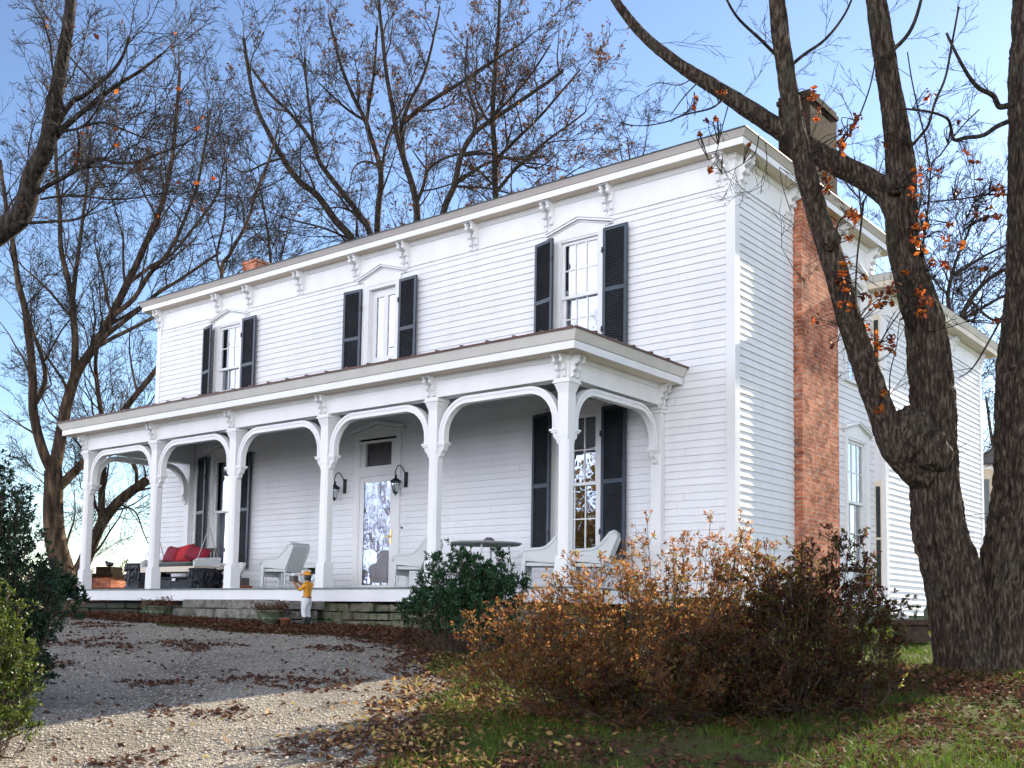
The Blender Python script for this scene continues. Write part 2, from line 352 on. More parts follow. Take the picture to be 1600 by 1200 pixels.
mb = MB(); mb.box(-L+.6, .62, -.1, -.62, 4.7, 6.2); hb(mb, 'dark_core', M['dark'])  # solid dark core added inside the shell to block light
# corner boards
for x in (-L, 0):
    mb = MB()
    s = 1 if x == 0 else -1
    xs = sorted([x+s*.028, x-s*.115]); mb.box(xs[0], -.028, -.1, xs[1], -.002, 5.83)
    xs = sorted([x+s*.028, x+s*.002]); mb.box(xs[0], -.0015, -.1, xs[1], .115, 5.83)
    xs = sorted([x+s*.040, x-s*.125]); mb.box(xs[0], -.042, 5.72, xs[1], -.0285, 5.80)
    hb(mb, 'corner_board', M['trim'])
# cornice of the main block
PM = [(-L, 0, -1, -1), (0, 0, 1, -1), (0, 5.3, 1, 1), (-L, 5.3, -1, 1)]
mb = MB(); ring(mb, PM, [(0, 5.80), (.034, 5.80), (.034, 5.838), (.026, 5.845), (.026, 6.16), (.045, 6.17), (.07, 6.215), (.075, 6.245)], loop=True); hb(mb, 'frieze', M['trim'])
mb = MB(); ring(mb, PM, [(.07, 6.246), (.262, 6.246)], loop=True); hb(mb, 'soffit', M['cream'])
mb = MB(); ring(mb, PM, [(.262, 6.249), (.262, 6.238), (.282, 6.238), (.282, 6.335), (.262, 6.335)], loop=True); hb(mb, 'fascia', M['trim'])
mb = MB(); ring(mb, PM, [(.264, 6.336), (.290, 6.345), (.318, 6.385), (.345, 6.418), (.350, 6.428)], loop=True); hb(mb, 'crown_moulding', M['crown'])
mb = MB()
e = .365; rz0, rz1 = 6.432, 7.15; A = (-L-e, -e); B = (e, -e); Cc = (e, 5.3+e); D_ = (-L-e, 5.3+e); r1 = (-L+2.6, 2.65); r2 = (-2.6, 2.65)
def rp(p, z): return (p[0], p[1], z)
mb.quad(rp(A, rz0), rp(B, rz0), rp(r2, rz1), rp(r1, rz1)); mb.quad(rp(B, rz0), rp(Cc, rz0), rp(r2, rz1)); mb.quad(rp(Cc, rz0), rp(D_, rz0), rp(r1, rz1), rp(r2, rz1)); mb.quad(rp(D_, rz0), rp(A, rz0), rp(r1, rz1))
ring(mb, [(-L, 0, -1, -1), (0, 0, 1, -1), (0, 5.3, 1, 1), (-L, 5.3, -1, 1)], [(.30, 6.4285), (.366, 6.4285), (.366, 6.445)], loop=True)
roof = hb(mb, 'roof', M['roofgreen'])

# ---- brackets
BR = [(0,0),(.19,0),(.19,-.035),(.165,-.06),(.175,-.10),(.145,-.125),(.095,-.14),(.085,-.165),(.115,-.195),(.10,-.235),(.055,-.25),(.05,-.275),(.075,-.305),(.06,-.345),(.02,-.36),(.035,-.395),(.02,-.42),(0,-.425)]
def bracket_mb(x, ztop, T, sc=1.0, gap=.062, off=0):
    mb = MB()
    for s in (-1, 1):
        c = x+s*gap
        mb.prism([(o*sc+.026, z*sc+ztop) for o, z in BR], lambda p, q, t: T @ Vector((c+t, off-p, q)), -.019*sc, .019*sc)
        for o, z, r in ((.165, -.085, .03), (.095, -.215, .026), (.06, -.33, .022)):
            mb.add(MB().lathe([(0.002, -.027*sc), (r*sc, -.027*sc), (r*sc, .027*sc), (.002, .027*sc)], 10), T @ Matrix.Translation((c, off-.026-o*sc+.012, ztop+z*sc)) @ Matrix.Rotation(R(90), 4, 'Y'))
    mb.add(MB().box(-gap-.035, -.215*sc, -.001, gap+.035, -.001, .018), T @ Matrix.Translation((x, off-.026, ztop)))
    return mb
for x in (-L+.10, -11.93, -10.90, -9.33, -7.74, -6.48, -4.86, -3.26, -2.11, -.16):
    hb(bracket_mb(x, 6.226, I4), 'bracket', M['trim'])
for y in (.16, 1.72, 3.62, 5.10):
    hb(bracket_mb(y, 6.226, SIDE), 'bracket', M['trim'])

# ---- windows
def window(cx, z0, z1, T, cols=3, rows=2, hw=.36, mid=.5, apex=.30, raised=0, curtain=True, darktop=0, cas=.10, recess=.5):
    f = MB(); o = hw+.025
    # casing left, right, sill
    for s in (-1, 1):
        a, b = sorted([s*o, s*(o+cas)]); f.box(cx+a, -.040, z0-.02, cx+b, .0, z1+.02)
        a, b = sorted([s*hw, s*(o-.001)]); f.box(cx+a, -.034, z0-.02, cx+b, .10, z1+.02)
        a, b = sorted([s*(o+cas-.018), s*(o+cas+.004)]); f.box(cx+a, -.052, z0-.02, cx+b, -.0405, z1+.02)
    f.box(cx-o-cas-.03, -.075, z0-.075, cx+o+cas+.03, .10, z0-.021)
    f.box(cx-o-cas, -.040, z1+.0205, cx+o+cas, .0, z1+.10); f.box(cx-hw, -.030, z1-.012, cx+hw, .10, z1+.0195)
    # peaked head
    zb = z1+.1005; E_ = .63
    f.prism([(cx-E_+.06, zb), (cx+E_-.06, zb), (cx+E_-.06, zb+.025), (cx, zb+apex-.135), (cx-E_+.06, zb+.025)], lambda p, q, t: Vector((p, t, q)), -.036, 0)
    for s in (-1, 1):
        for th, z_, d_ in ((.035, .028, -.085), (.022, .0625, -.105), (.014, .0, -.06)):
            P = [(cx, zb+apex-.135+z_), (cx+s*E_, zb+.0+z_), (cx+s*E_, zb+z_+th-.002), (cx, zb+apex-.135+z_+th-.002)]
            f.prism(P if s > 0 else P[::-1], lambda p, q, t: Vector((p, t, q)), d_, -.001)
    f.xf(T); fr = hb(f, 'window', M['trim'])
    zm = z0+(z1-z0)*mid
    def sash(za, zb2, y, c, r_, name='sash'):
        m = MB(); st = .048
        m.box(cx-hw+.004, y, za, cx-hw+st, y+.035, zb2); m.box(cx+hw-st, y, za, cx+hw-.004, y+.035, zb2)
        m.box(cx-hw+st, y, za, cx+hw-st, y+.035, za+st); m.box(cx-hw+st, y, zb2-st, cx+hw-st, y+.035, zb2)
        W_ = 2*(hw-st); H_ = zb2-za-2*st
        for i in range(1, c): x = cx-hw+st+W_*i/c; m.box(x-.009, y+.004, za+st, x+.009, y+.030, zb2-st)
        for j in range(1, r_): z = za+st+H_*j/r_; m.box(cx-hw+st, y+.006, z-.009, cx+hw-st, y+.028, z+.009)
        m.xf(T); s_ = hb(m, name, M['trim'], fr)
        g = MB(); g.quad((cx-hw+.02, y+.017, za+.02), (cx+hw-.02, y+.017, za+.02), (cx+hw-.02, y+.017, zb2-.02), (cx-hw+.02, y+.017, zb2-.02)); g.xf(T); hb(g, 'pane', M['glass'], fr)
    sash(zm-.02, z1-.014, .012, cols, rows); sash(z0+raised, zm+.028+raised, .052, cols, rows)
    rc = MB(); a, b, c, d = cx-hw-.02, cx+hw+.02, z0-.01, z1+.015
    rc.quad((a, recess, c), (b, recess, c), (b, recess, d), (a, recess, d)); rc.quad((a, .101, c), (a, recess, c), (a, recess, d), (a, .101, d)); rc.quad((b, .101, c), (b, .101, d), (b, recess, d), (b, recess, c))
    rc.quad((a, .101, c), (b, .101, c), (b, recess, c), (a, recess, c)); rc.quad((a, .101, d), (a, recess, d), (b, recess, d), (b, .101, d)); rc.xf(T); hb(rc, 'room_behind', M['dark'], fr)
    if curtain:
        cu = MB(); N = 44; za, zb3 = z0, z1-(.35 if darktop else .03); rr = random.Random(int(cx*100+z0*10))
        for s in ((-1, 1) if curtain != 'full' else (0,)):
            x0, x1 = ((cx-hw, cx-.05+rr.uniform(-.03, .03)) if s < 0 else (cx+.06, cx+hw)) if s else (cx-hw, cx+hw)
            pr_ = None
            for i in range(N+1):
                x = x0+(x1-x0)*i/N; y = .17+.016*math.sin(i*1.55)+.01*math.sin(i*.6+s)
                if pr_: cu.quad((pr_[0], pr_[1], za), (x, y, za), (x, y, zb3), (pr_[0], pr_[1], zb3))
                pr_ = (x, y)
        cu.xf(T); hb(cu, 'curtain', M['curtain'], fr, smooth=True)
    return fr
def shutter(xh, z0, z1, side, T, ang=0, w=.45, midz=None, mt=None):
    'xh hinge position, side -1 opens to the left'
    m = MB(); l = MB(); H = z1-z0; mz = (midz if midz else z0+H*.45)-z0; th = .034
    m.box(0, -th, 0, .052, 0, H); m.box(w-.052, -th, 0, w, 0, H)
    for a, b in ((0.0, .085), (mz-.032, mz+.032), (H-.055, H)): m.box(.052, -th+.001, a, w-.052, -.001, b)
    for a, b in ((.085, mz-.032), (mz+.032, H-.055)):
        n = int((b-a)/.036)
        for i in range(n):
            z = a+(b-a)*(i+.5)/n; l.hexa([(.05, -.030, z-.020), (w-.05, -.030, z-.020), (w-.05, -.004, z+.008), (.05, -.004, z+.008), (.05, -.026, z-.014), (w-.05, -.026, z-.014), (w-.05, -.001, z+.014), (.05, -.001, z+.014)])
    l.quad((.05, -.0006, .08), (w-.05, -.0006, .08), (w-.05, -.0006, H-.05), (.05, -.0006, H-.05))
    # hinge
    hgs = [MB().tube([(-.035, -.035, H*f_), (.03, -.040, H*f_)], .008, 6).tube([(-.01, -.038, H*f_-.04), (-.01, -.038, H*f_+.05)], .011, 6) for f_ in (.18, .82)]
    Rm = Matrix.Rotation(R(-ang if side > 0 else 0), 4, 'Z')
    base = Matrix.Translation((xh, -.057 if ang >= 0 else -.17, z0))
    if side > 0: X = T @ base @ Matrix.Rotation(R(-ang), 4, 'Z')
    else: X = T @ base @ Matrix.Rotation(R(ang), 4, 'Z') @ Matrix.Diagonal((-1, 1, 1, 1))
    for q in [m, l]+hgs: q.xf(X)
    s = hb(m, 'shutter', M['shutter']); hb(l, 'louvre', mt or M['louvre'], s); [hb(hg, 'hinge', M['black'], s) for hg in hgs]
    return s
window(WX, 3.74, 5.56, I4, raised=.10, curtain='full'); window(LX, 3.74, 5.56, I4, cols=3, curtain='full')
window(WX, .56, 2.76, I4, curtain=False, apex=.27); window(LX, .56, 2.76, I4, cols=1, rows=1, apex=.27, curtain=True)
for cx in (WX, LX):
    for z0, z1 in ((3.66, 5.60), (.48, 2.81)):
        mz = 4.62 if z0 > 3 else 1.66
        shutter(cx-.40, z0, z1, -1, I4, ang=-15, midz=mz); shutter(cx+.485, z0, z1, 1, I4, ang=2, midz=mz)
shutter(DX-.49, 3.50, 5.60, -1, I4, ang=3, midz=4.68); shutter(DX+.49, 3.50, 5.60, 1, I4, ang=3, midz=4.68)
window(4.43, .56, 2.70, SIDE, hw=.40, raised=0, cols=3, cas=.09); window(4.43, 3.74, 5.48, SIDE, hw=.40, cols=3, cas=.09)

# ---- upper door
def pediment(f, cx, zb, E_, ap, y=-.036):
    f.prism([(cx-E_+.06, zb), (cx+E_-.06, zb), (cx+E_-.06, zb+.03), (cx, zb+ap-.10), (cx-E_+.06, zb+.03)], lambda p, q, t: Vector((p, t, q)), y, 0)
    for s in (-1, 1):
        for th, z_, d_ in ((.035, .028, -.085), (.022, .0625, -.105), (.014, .0, -.06)):
            P = [(cx, zb+ap-.10+z_), (cx+s*E_, zb+z_), (cx+s*E_, zb+z_+th-.002), (cx, zb+ap-.10+z_+th-.002)]
            f.prism(P if s > 0 else P[::-1], lambda p, q, t: Vector((p, t, q)), d_, -.001)
f = MB()
for s in (-1, 1):
    a, b = sorted([DX+s*.385, DX+s*.475]); f.box(a, -.04, 3.4, b, 0, 5.62); a, b = sorted([DX+s*.345, DX+s*.3845]); f.box(a, -.034, 3.4, b, .12, 5.62)
    a, b = sorted([DX+s*.455, DX+s*.482]); f.box(a, -.053, 3.4, b, -.0405, 5.70)
f.box(DX-.475, -.04, 5.6205, DX+.475, 0, 5.72); f.box(DX-.345, -.03, 5.56, DX+.345, .12, 5.62); pediment(f, DX, 5.7205, .62, .285)
dr = hb(f, 'balcony_door', M['trim'])
m = MB(); y = .075
cx = DX; a, b, c, d = cx-.34, cx+.34, 3.42, 5.555
for x0, x1 in ((a, a+.10), (cx-.055, cx+.055), (b-.10, b)): m.box(x0, y, 4.30, x1, y+.04, 5.42)
m.box(a, y, 5.4205, b, y+.04, d); m.box(a, y, c, b, y+.04, 4.2995)
for x0, x1 in ((a+.09, cx-.04), (cx+.04, b-.09)): m.box(x0, y-.012, 3.75, x1, y-.0005, 4.20)
pn = MB()
for x0, x1 in ((a+.10, cx-.055), (cx+.055, b-.10)):
    pn.quad((x0, y+.02, 4.30), (x1, y+.02, 4.30), (x1, y+.02, 5.42), (x0, y+.02, 5.42))
pb = MB()
for x0, x1 in ((a+.10, cx-.055), (cx+.055, b-.10)): pb.quad((x0, y+.10, 4.25), (x1, y+.10, 4.25), (x1, y+.10, 5.45), (x0, y+.10, 5.45))
dl = hb(m, 'door_leaf', M['trim'], dr); hb(pn, 'pane', M['glass'], dr); hb(pb, 'blind', simple('blue_blind', (.22, .30, .48), .9), dr)
m = MB(); m.tube([(DX+.30, .07, 4.42), (DX+.30, .01, 4.42), (DX+.20, .005, 4.41)], .010, 6); m.lathe([(.001, -.09), (.02, -.085), (.02, .085), (.001, .09)], 8, (DX+.30, .066, 4.43)); hb(m, 'handle', M['steel'], dr)

# ---- front door with transom
f = MB()
for s in (-1, 1):
    a, b = sorted([DX+s*.475, DX+s*.585]); f.box(a, -.04, .001, b, 0, 2.78); a, b = sorted([DX+s*.445, DX+s*.4745]); f.box(a, -.034, .001, b, .12, 2.74)
f.box(DX-.445, -.036, 2.09, DX+.445, .1, 2.27); f.box(DX-.445, -.03, 2.70, DX+.445, .1, 2.74); f.box(DX-.585, -.04, 2.7805, DX+.585, 0, 2.86)
f.box(DX-.445, -.01, 2.271, DX-.33, .09, 2.6995); f.box(DX+.33, -.01, 2.271, DX+.445, .09, 2.6995)
pediment(f, DX, 2.8605, .68, .24); f.box(DX-.47, -.14, .0015, DX+.47, .1, .022)
dr = hb(f, 'front_door', M['trim'])
m = MB(); m.box(DX-.33, .04, 2.272, DX+.33, .06, 2.70); hb(m, 'transom', simple('transom_panel', (.030, .022, .020), .35, .4, 9), dr)
m = MB(); a, b, y = DX-.443, DX+.443, -.022
m.box(a, y, .024, a+.105, y+.03, 2.085); m.box(b-.105, y, .024, b, y+.03, 2.085); m.box(a+.105, y, .024, b-.105, y+.03, .13); m.box(a+.105, y, 1.985, b-.105, y+.03, 2.085)
st = hb(m, 'storm_door', M['trim'], dr)
m = MB(); m.box(a+.098, y+.010, .12, a+.106, y+.0295, 1.99); m.box(a+.106, y+.010, 1.985, b-.106, y+.0295, 1.993); hb(m, 'gasket', M['black'], dr)
m = MB(); m.quad((a+.10, y+.012, .125), (b-.10, y+.012, .125), (b-.10, y+.012, 1.99), (a+.10, y+.012, 1.99)); hb(m, 'pane', M['glass'], dr)
m = MB(); m.box(a, .055, .03, b, .075, 2.085)
for x0 in (DX-.25, DX+.05): m.box(x0, .045, .95, x0+.20, .0545, 1.85); m.box(x0, .045, .2, x0+.20, .0545, .75)
hb(m, 'inner_door', M['doorpink'], dr)
m = MB(); m.box(b-.075, y-.012, .86, b-.045, y-.0005, 1.10); m.tube([(b-.06, y-.01, .99), (b-.06, y-.05, .99), (b-.17, y-.055, .985)], .009, 8); hb(m, 'handle', M['brass'], dr)
m = MB(); m.lathe([(.001, 0), (.022, 0), (.022, .01), (.001, .011)], 12); m.xf(Matrix.Translation((DX+.64, -.018, 1.13)) @ Matrix.Rotation(R(90), 4, 'X')); hb(m, 'doorbell', M['black'], dr)

# ---- porch
P6, BAY, PY = -1.2, 2.3, -2.34; PL = P6-5*BAY
fl = MB()
x = -12.93; rr = random.Random(3)
while x < -.97: fl.box(x, -2.645, -.026, x+.085, -.002, -.002+rr.uniform(-.002, .002)); x += .0875
hb(fl, 'porch_floor', M['deck'])
mb = MB(); mb.box(-12.92, -2.625, -.205, -.95, -2.60, -.0275); mb.box(-.975, -2.599, -.205, -.95, 0, -.0275); mb.box(-12.92, -2.599, -.205, -12.895, 0, -.0275); hb(mb, 'porch_skirt', M['siding'])
PP = [(PL, -.03, -1, 0), (PL, PY, -1, -1), (P6, PY, 1, -1), (P6, -.03, 1, 0)]
mb = MB(); ring(mb, PP, [(-.10, 2.70), (.10, 2.70), (.10, 2.995), (-.10, 2.995)], closed=True); ring(mb, PP, [(-.10, 2.996), (-.10, 3.18)]); ring(mb, PP, [(.101, 2.93), (.115, 2.935), (.135, 2.975), (.14, 2.996)]); hb(mb, 'porch_beam', M['trim'])
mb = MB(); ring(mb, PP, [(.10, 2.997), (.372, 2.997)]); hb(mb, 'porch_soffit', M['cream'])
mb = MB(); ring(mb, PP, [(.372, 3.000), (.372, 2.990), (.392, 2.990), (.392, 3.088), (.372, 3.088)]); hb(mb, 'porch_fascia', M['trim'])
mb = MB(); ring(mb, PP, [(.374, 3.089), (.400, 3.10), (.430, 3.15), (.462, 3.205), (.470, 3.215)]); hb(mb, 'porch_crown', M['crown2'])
mb = MB(); e = .485; z0, z1 = 3.218, 3.50
o1, o2, o3, o4 = (PL-e, -.02), (PL-e, PY-e), (P6+e, PY-e), (P6+e, -.02); i1, i2 = (PL+1.5, -.02), (P6-1.5, -.02)
mb.quad(rp(o2, z0), rp(o3, z0), rp(i2, z1), rp(i1, z1)); mb.quad(rp(o3, z0), rp(o4, z0), rp(i2, z1)); mb.quad(rp(o1, z0), rp(o2, z0), rp(i1, z1))
ring(mb, PP, [(.40, 3.2165), (e+.006, 3.2165), (e+.010, 3.240), (e-.03, 3.246)])
n = 27
for i in range(n+1):
    x = PL-e+.1+(P6-PL+2*e-.2)*i/n; xt = min(max(x, PL+1.5), P6-1.5)
    t = 1-abs(x-xt)/(1.5+e); a = Vector((x, PY-e-.004, z0+.008)); b = Vector((x, -.02-(PY-e+.02)*(t-1), z0+(z1-z0)*t+.012)); b.y = (PY-e)+(-.02-(PY-e))*t
    a.z += .018; b.z += .012; mb.tube([a, b], .022, 6)
for i in range(1, 6):
    y = PY-e+.45*i
    if y < -.1: mb.tube([(P6+e+.004, y, z0+.028), (P6+e-(y-(PY-e))*.75, y, z0+(z1-z0)*(y-(PY-e))/2.8+.024)], .022, 6)
hb(mb, 'porch_roof', M['roofmetal'])
mb = MB(); x0, x1 = PL+.101, P6-.101; k = 0; y = PY+.101
while y < -.03:
    mb.quad((x0, y, 3.17), (x0, y+.075, 3.17), (x1, y+.075, 3.17), (x1, y, 3.17)); mb.quad((x0, y+.075, 3.17), (x0, y+.082, 3.178), (x1, y+.082, 3.178), (x1, y+.075, 3.17)); y += .082
hb(mb, 'porch_ceiling', M['ceil'])
def post_mb(x, y, pil=0):
    m = MB(); h = .083
    hy = h
    m.frus(x, y, .001, .096, .096, .36, .094, .094); m.frus(x, y, .3605, .094, .094, .40, .079, .079)
    c = .03; oc = [(h-c, h), (h, h-c), (h, -h+c), (h-c, -h), (-h+c, -h), (-h, -h+c), (-h, h-c), (-h+c, h)][::-1]
    m.prism([(x+p, y+q) for p, q in oc], lambda p, q, t: Vector((p, q, t)), .4005, 1.90)
    m.frus(x, y, 1.9005, h-.006, h-.006, 1.95, h, h); m.frus(x, y, 1.9505, h, h, 2.52, h, h)
    for z, a in ((2.5205, .095), (2.5605, .107), (2.6005, .120)): m.frus(x, y, z, a-.010, a-.010, z+.0395, a, a)
    m.box(x-.135, y-.135, 2.6405, x+.135, y+.135, 2.668)
    m.box(x-.125, y-.125, 2.6685, x+.125, y+.125, 2.6995)
    return m
for i in range(6): hb(post_mb(P6-BAY*i, PY), 'porch_post', M['trim'])
for x in (P6, PL):
    m = MB(); m.box(x-.085, -.13, .001, x+.085, -.02, 2.60); m.box(x-.11, -.15, 2.601, x+.11, -.02, 2.65); m.box(x-.125, -.165, 2.651, x+.125, -.02, 2.699); hb(m, 'pilaster', M['trim'])
def arch(T, s0, s1):
    'arch between post faces s0 < s1 along local x, in the plane y=0'
    m = MB(); r = .46; zt = 2.62; zs = zt-r; pts = []
    for side in (0, 1):
        seq = []
        for k in range(13):
            a = math.pi*(1-k/24); seq.append((math.cos(a), math.sin(a)))
        if side == 0: pts += [((s0+.062+r)+c_*r, zs+s_*r, -c_, s_) for c_, s_ in seq]
        else: pts += [((s1-.062-r)-c_*r, zs+s_*r, c_, s_) for c_, s_ in seq[::-1]]
    pts = [(s0+.062, 2.06, 1, 0)]+pts+[(s1-.062, 2.06, 1, 0)]
    cen = [Vector((p[0], 0, p[1])) for p in pts]
    def band(hw, hy, shift=0):
        base = len(m.v); K = len(cen)
        for i, p in enumerate(cen):
            t = (cen[min(i+1, K-1)]-cen[max(i-1, 0)]).normalized(); nrm = Vector((-t.z, 0, t.x)); q = p+nrm*shift
            for a, b in ((hw, hy), (hw, -hy), (-hw, -hy), (-hw, hy)): m.v.append(tuple(q+nrm*a+Vector((0, b, 0))))
        for i in range(K-1):
            for j in range(4):
                k = (j+1) % 4; m.f.append((base+i*4+j, base+i*4+k, base+(i+1)*4+k, base+(i+1)*4+j)); m.m.append(0)
        m.f.append((base, base+1, base+2, base+3)); m.m.append(0); e = base+(K-1)*4; m.f.append((e+3, e+2, e+1, e)); m.m.append(0)
    band(.050, .045); band(.020, .056, .031); band(.010, .053, -.038)
    for sx, d in ((s0, 1), (s1, -1)):
        a, b = sorted([sx, sx+d*.145]); m.box(a, -.072, 2.030, b, .072, 2.058); a, b = sorted([sx, sx+d*.125]); m.box(a, -.060, 2.005, b, .060, 2.0295)
        m.prism([(sx, 2.004), (sx+d*.11, 2.004), (sx+d*.095, 1.95), (sx+d*.05, 1.91), (sx+d*.04, 1.87), (sx, 1.84)], lambda p, q, t: Vector((p, t, q)), -.042, .042)
    m.xf(T); return m
for i in range(5):
    b = P6-BAY*i; a = b-BAY; hb(arch(Matrix.Translation((0, PY, 0)), a+.083, b-.083), 'porch_arch', M['trim'])
for x in (P6, PL): hb(arch(Matrix.Translation((x, 0, 0)) @ SIDE, PY+.083, -.13), 'porch_arch', M['trim'])
for i in range(6): hb(bracket_mb(P6-BAY*i, 2.978, Matrix.Translation((0, PY-.074, 0)), .76, .055), 'bracket', M['trim'])
for y in (PY, -.17): hb(bracket_mb(y, 2.978, Matrix.Translation((P6+.074, 0, 0)) @ SIDE, .76, .055), 'bracket', M['trim'])
hb(bracket_mb(-PY, 2.978, Matrix.Translation((PL-.074, 0, 0)) @ Matrix.Rotation(R(-90), 4, 'Z'), .76, .055), 'bracket', M['trim'])

# ---- chimneys
m = MB(); m.box(-.3, 1.94, -.9, .150, 3.35, 6.244); hb(m, 'chimney', M['brick'])
m = MB(); m.box(-.45, 2.42, 6.36, .10, 3.50, 8.02); m.box(-.475, 2.395, 8.021, .125, 3.525, 8.09); m.box(-.45, 2.42, 8.091, .10, 3.50, 8.16)
m.box(-.505, 2.365, 6.3605, .155, 3.555, 6.50); hb(m, 'chimney_stack', M['brickdark'])
m = MB(); m.box(-14.2, 2.2, 6.36, -13.7, 2.9, 7.92); m.box(-14.225, 2.175, 7.921, -13.675, 2.925, 7.99); hb(m, 'chimney_stack', M['brick'])

# ---- foundation and porch stone work
m = MB(); m.box(-L+.02, .03, -1.2, -.02, 5.28, -.081); hb(m, 'foundation', M['urn'])
def stones(x0, x1, y, z0, z1, mb, seed, hmin=.07, hmax=.14, wmin=.18, wmax=.5):
    rr = random.Random(seed); z = z0
    while z < z1-.02:
        h = min(rr.uniform(hmin, hmax), z1-z); x = x0
        while x < x1-.02:
            w = min(rr.uniform(wmin, wmax), x1-x); j = lambda a: rr.uniform(-a, a); g = .006
            yy = y+j(.05); q = []
            for zz in (z+g+j(.004), z+h-g+j(.012)):
                q += [(x+g+j(.012), yy+j(.02), zz+j(.008)), (x+w-g+j(.012), yy+j(.02), zz+j(.008)), (x+w-g, y+.25, zz), (x+g, y+.25, zz)]
            mb.hexa(q); x += w
        z += h
def stonemat(name, c1, c2, moss):
    m_, n, b = newmat(name); g = n.nodes.new('ShaderNodeNewGeometry'); f = noise(n, coords(n), 5, 6, .65)
    c = ramp(n, g.outputs['Random Per Island'], [(0, c1), (1, c2)]); c = mixc(n, ramp(n, f, [(.45, (0,0,0)), (.62, (1,1,1))]), c, moss)
    f3 = noise(n, coords(n), 22, 5); c = mixc(n, .8, c, ramp(n, f3, [(.3, (.4,.4,.4)), (.65, (1,1,1))]), 'MULTIPLY')
    lk(n, c, b.inputs['Base Color']); b.inputs['Roughness'].default_value = .95; bump(n, b, f3, .8, .02); return m_
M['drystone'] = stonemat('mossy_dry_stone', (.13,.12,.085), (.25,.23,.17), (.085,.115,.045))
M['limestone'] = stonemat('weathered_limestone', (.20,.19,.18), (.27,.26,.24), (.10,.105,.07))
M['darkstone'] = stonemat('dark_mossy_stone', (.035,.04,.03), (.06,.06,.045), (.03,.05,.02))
m = MB(); stones(-5.86, -.95, -2.52, -1.0, -.225, m, 1, .05, .13, .12, .40); s = hb(m, 'porch_foundation', M['drystone'], bevel=.014)
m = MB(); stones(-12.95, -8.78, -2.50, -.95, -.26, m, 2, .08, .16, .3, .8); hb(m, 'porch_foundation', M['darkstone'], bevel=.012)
m = MB(); stones(-8.75, -6.0, -2.86, -.34, -.185, m, 5, .155, .156, .9, 1.4); stones(-8.70, -5.42, -3.02, -.80, -.345, m, 4, .15, .16, .8, 1.5); stones(-6.0, -5.40, -2.90, -.34, -.195, m, 8, .145, .146, .5, .6); hb(m, 'stone_step', M['limestone'], bevel=.014)
m = MB(); m.box(-12.9, -2.2, -1.2, -1.0, -2.12, -.215); hb(m, 'dark_backing', M['dark'])  # dark backing added behind the stones to close bright gaps
m = MB(); m.box(-10.32, -2.58, -.8, -10.12, -2.501, -.21); hb(m, 'porch_pier', simple('green_pier', (.05, .10, .045), .9))

# ---- rear wing
WY0, WY1, WXR = 5.3, 11.2, .19
mb = MB(); clap(mb, WY0+.10, WY1-.10, -.26, 5.13, [], Matrix.Translation((WXR, 0, 0)) @ SIDE); hb(mb, 'wing_wall', M['siding'])
mb = MB(); mb.quad((-6, WY0, -.1), (-6, WY1, -.1), (-6, WY1, 5.4), (-6, WY0, 5.4)); mb.quad((-6, WY1, -.1), (WXR, WY1, -.1), (WXR, WY1, 5.4), (-6, WY1, 5.4)); mb.quad((0, WY0, -.1), (WXR, WY0, -.1), (WXR, WY0, 5.4), (0, WY0, 5.4)); hb(mb, 'wing_rear_wall', M['siding'])
mb = MB(); mb.box(WXR+.003, WY0-.028, -.1, WXR+.028, WY0+.10, 5.12); mb.box(WXR-.05, WY0-.028, -.1, WXR+.002, WY0-.001, 5.12); hb(mb, 'corner_board', M['trim'])
mb = MB(); mb.box(WXR+.003, WY1-.12, -.1, WXR+.028, WY1+.028, 5.12); mb.box(WXR-.10, WY1+.001, -.1, WXR+.002, WY1+.028, 5.12); hb(mb, 'corner_board', M['trim'])
PW = [(-6, WY0, -1, -1), (WXR, WY0, 1, -1), (WXR, WY1, 1, 1), (-6, WY1, -1, 1)]
mb = MB(); ring(mb, PW, [(0, 5.10), (.034, 5.10), (.034, 5.135), (.026, 5.14), (.026, 5.42), (.045, 5.43), (.07, 5.475), (.075, 5.50)], loop=True); hb(mb, 'frieze', M['trim'])
mb = MB(); ring(mb, PW, [(.07, 5.501), (.30, 5.501)], loop=True); hb(mb, 'soffit', M['cream'])
mb = MB(); ring(mb, PW, [(.30, 5.504), (.30, 5.493), (.32, 5.493), (.32, 5.60), (.30, 5.60)], loop=True); hb(mb, 'fascia', M['cream'])
mb = MB(); ring(mb, PW, [(.302, 5.601), (.33, 5.61), (.36, 5.66), (.385, 5.70), (.39, 5.71)], loop=True); hb(mb, 'crown_moulding', M['crown2'])
mb = MB(); e = .40; z0, z1 = 5.714, 6.2
mb.quad((-6-e, WY0-e, z0), (WXR+e, WY0-e, z0), (-2.9, 8.25, z1)); mb.quad((WXR+e, WY0-e, z0), (WXR+e, WY1+e, z0), (-2.9, 8.25, z1)); mb.quad((WXR+e, WY1+e, z0), (-6-e, WY1+e, z0), (-2.9, 8.25, z1)); mb.quad((-6-e, WY1+e, z0), (-6-e, WY0-e, z0), (-2.9, 8.25, z1)); hb(mb, 'roof', M['roofgreen'])
m = MB(); m.box(-5.98, 5.32, -1.2, WXR-.03, WY1-.02, -.081); hb(m, 'foundation', M['urn'])
for y in (7.2, 9.2, 11.05): hb(bracket_mb(y, 5.478, Matrix.Translation((WXR, 0, 0)) @ SIDE, .7, .05), 'bracket', M['trim'])
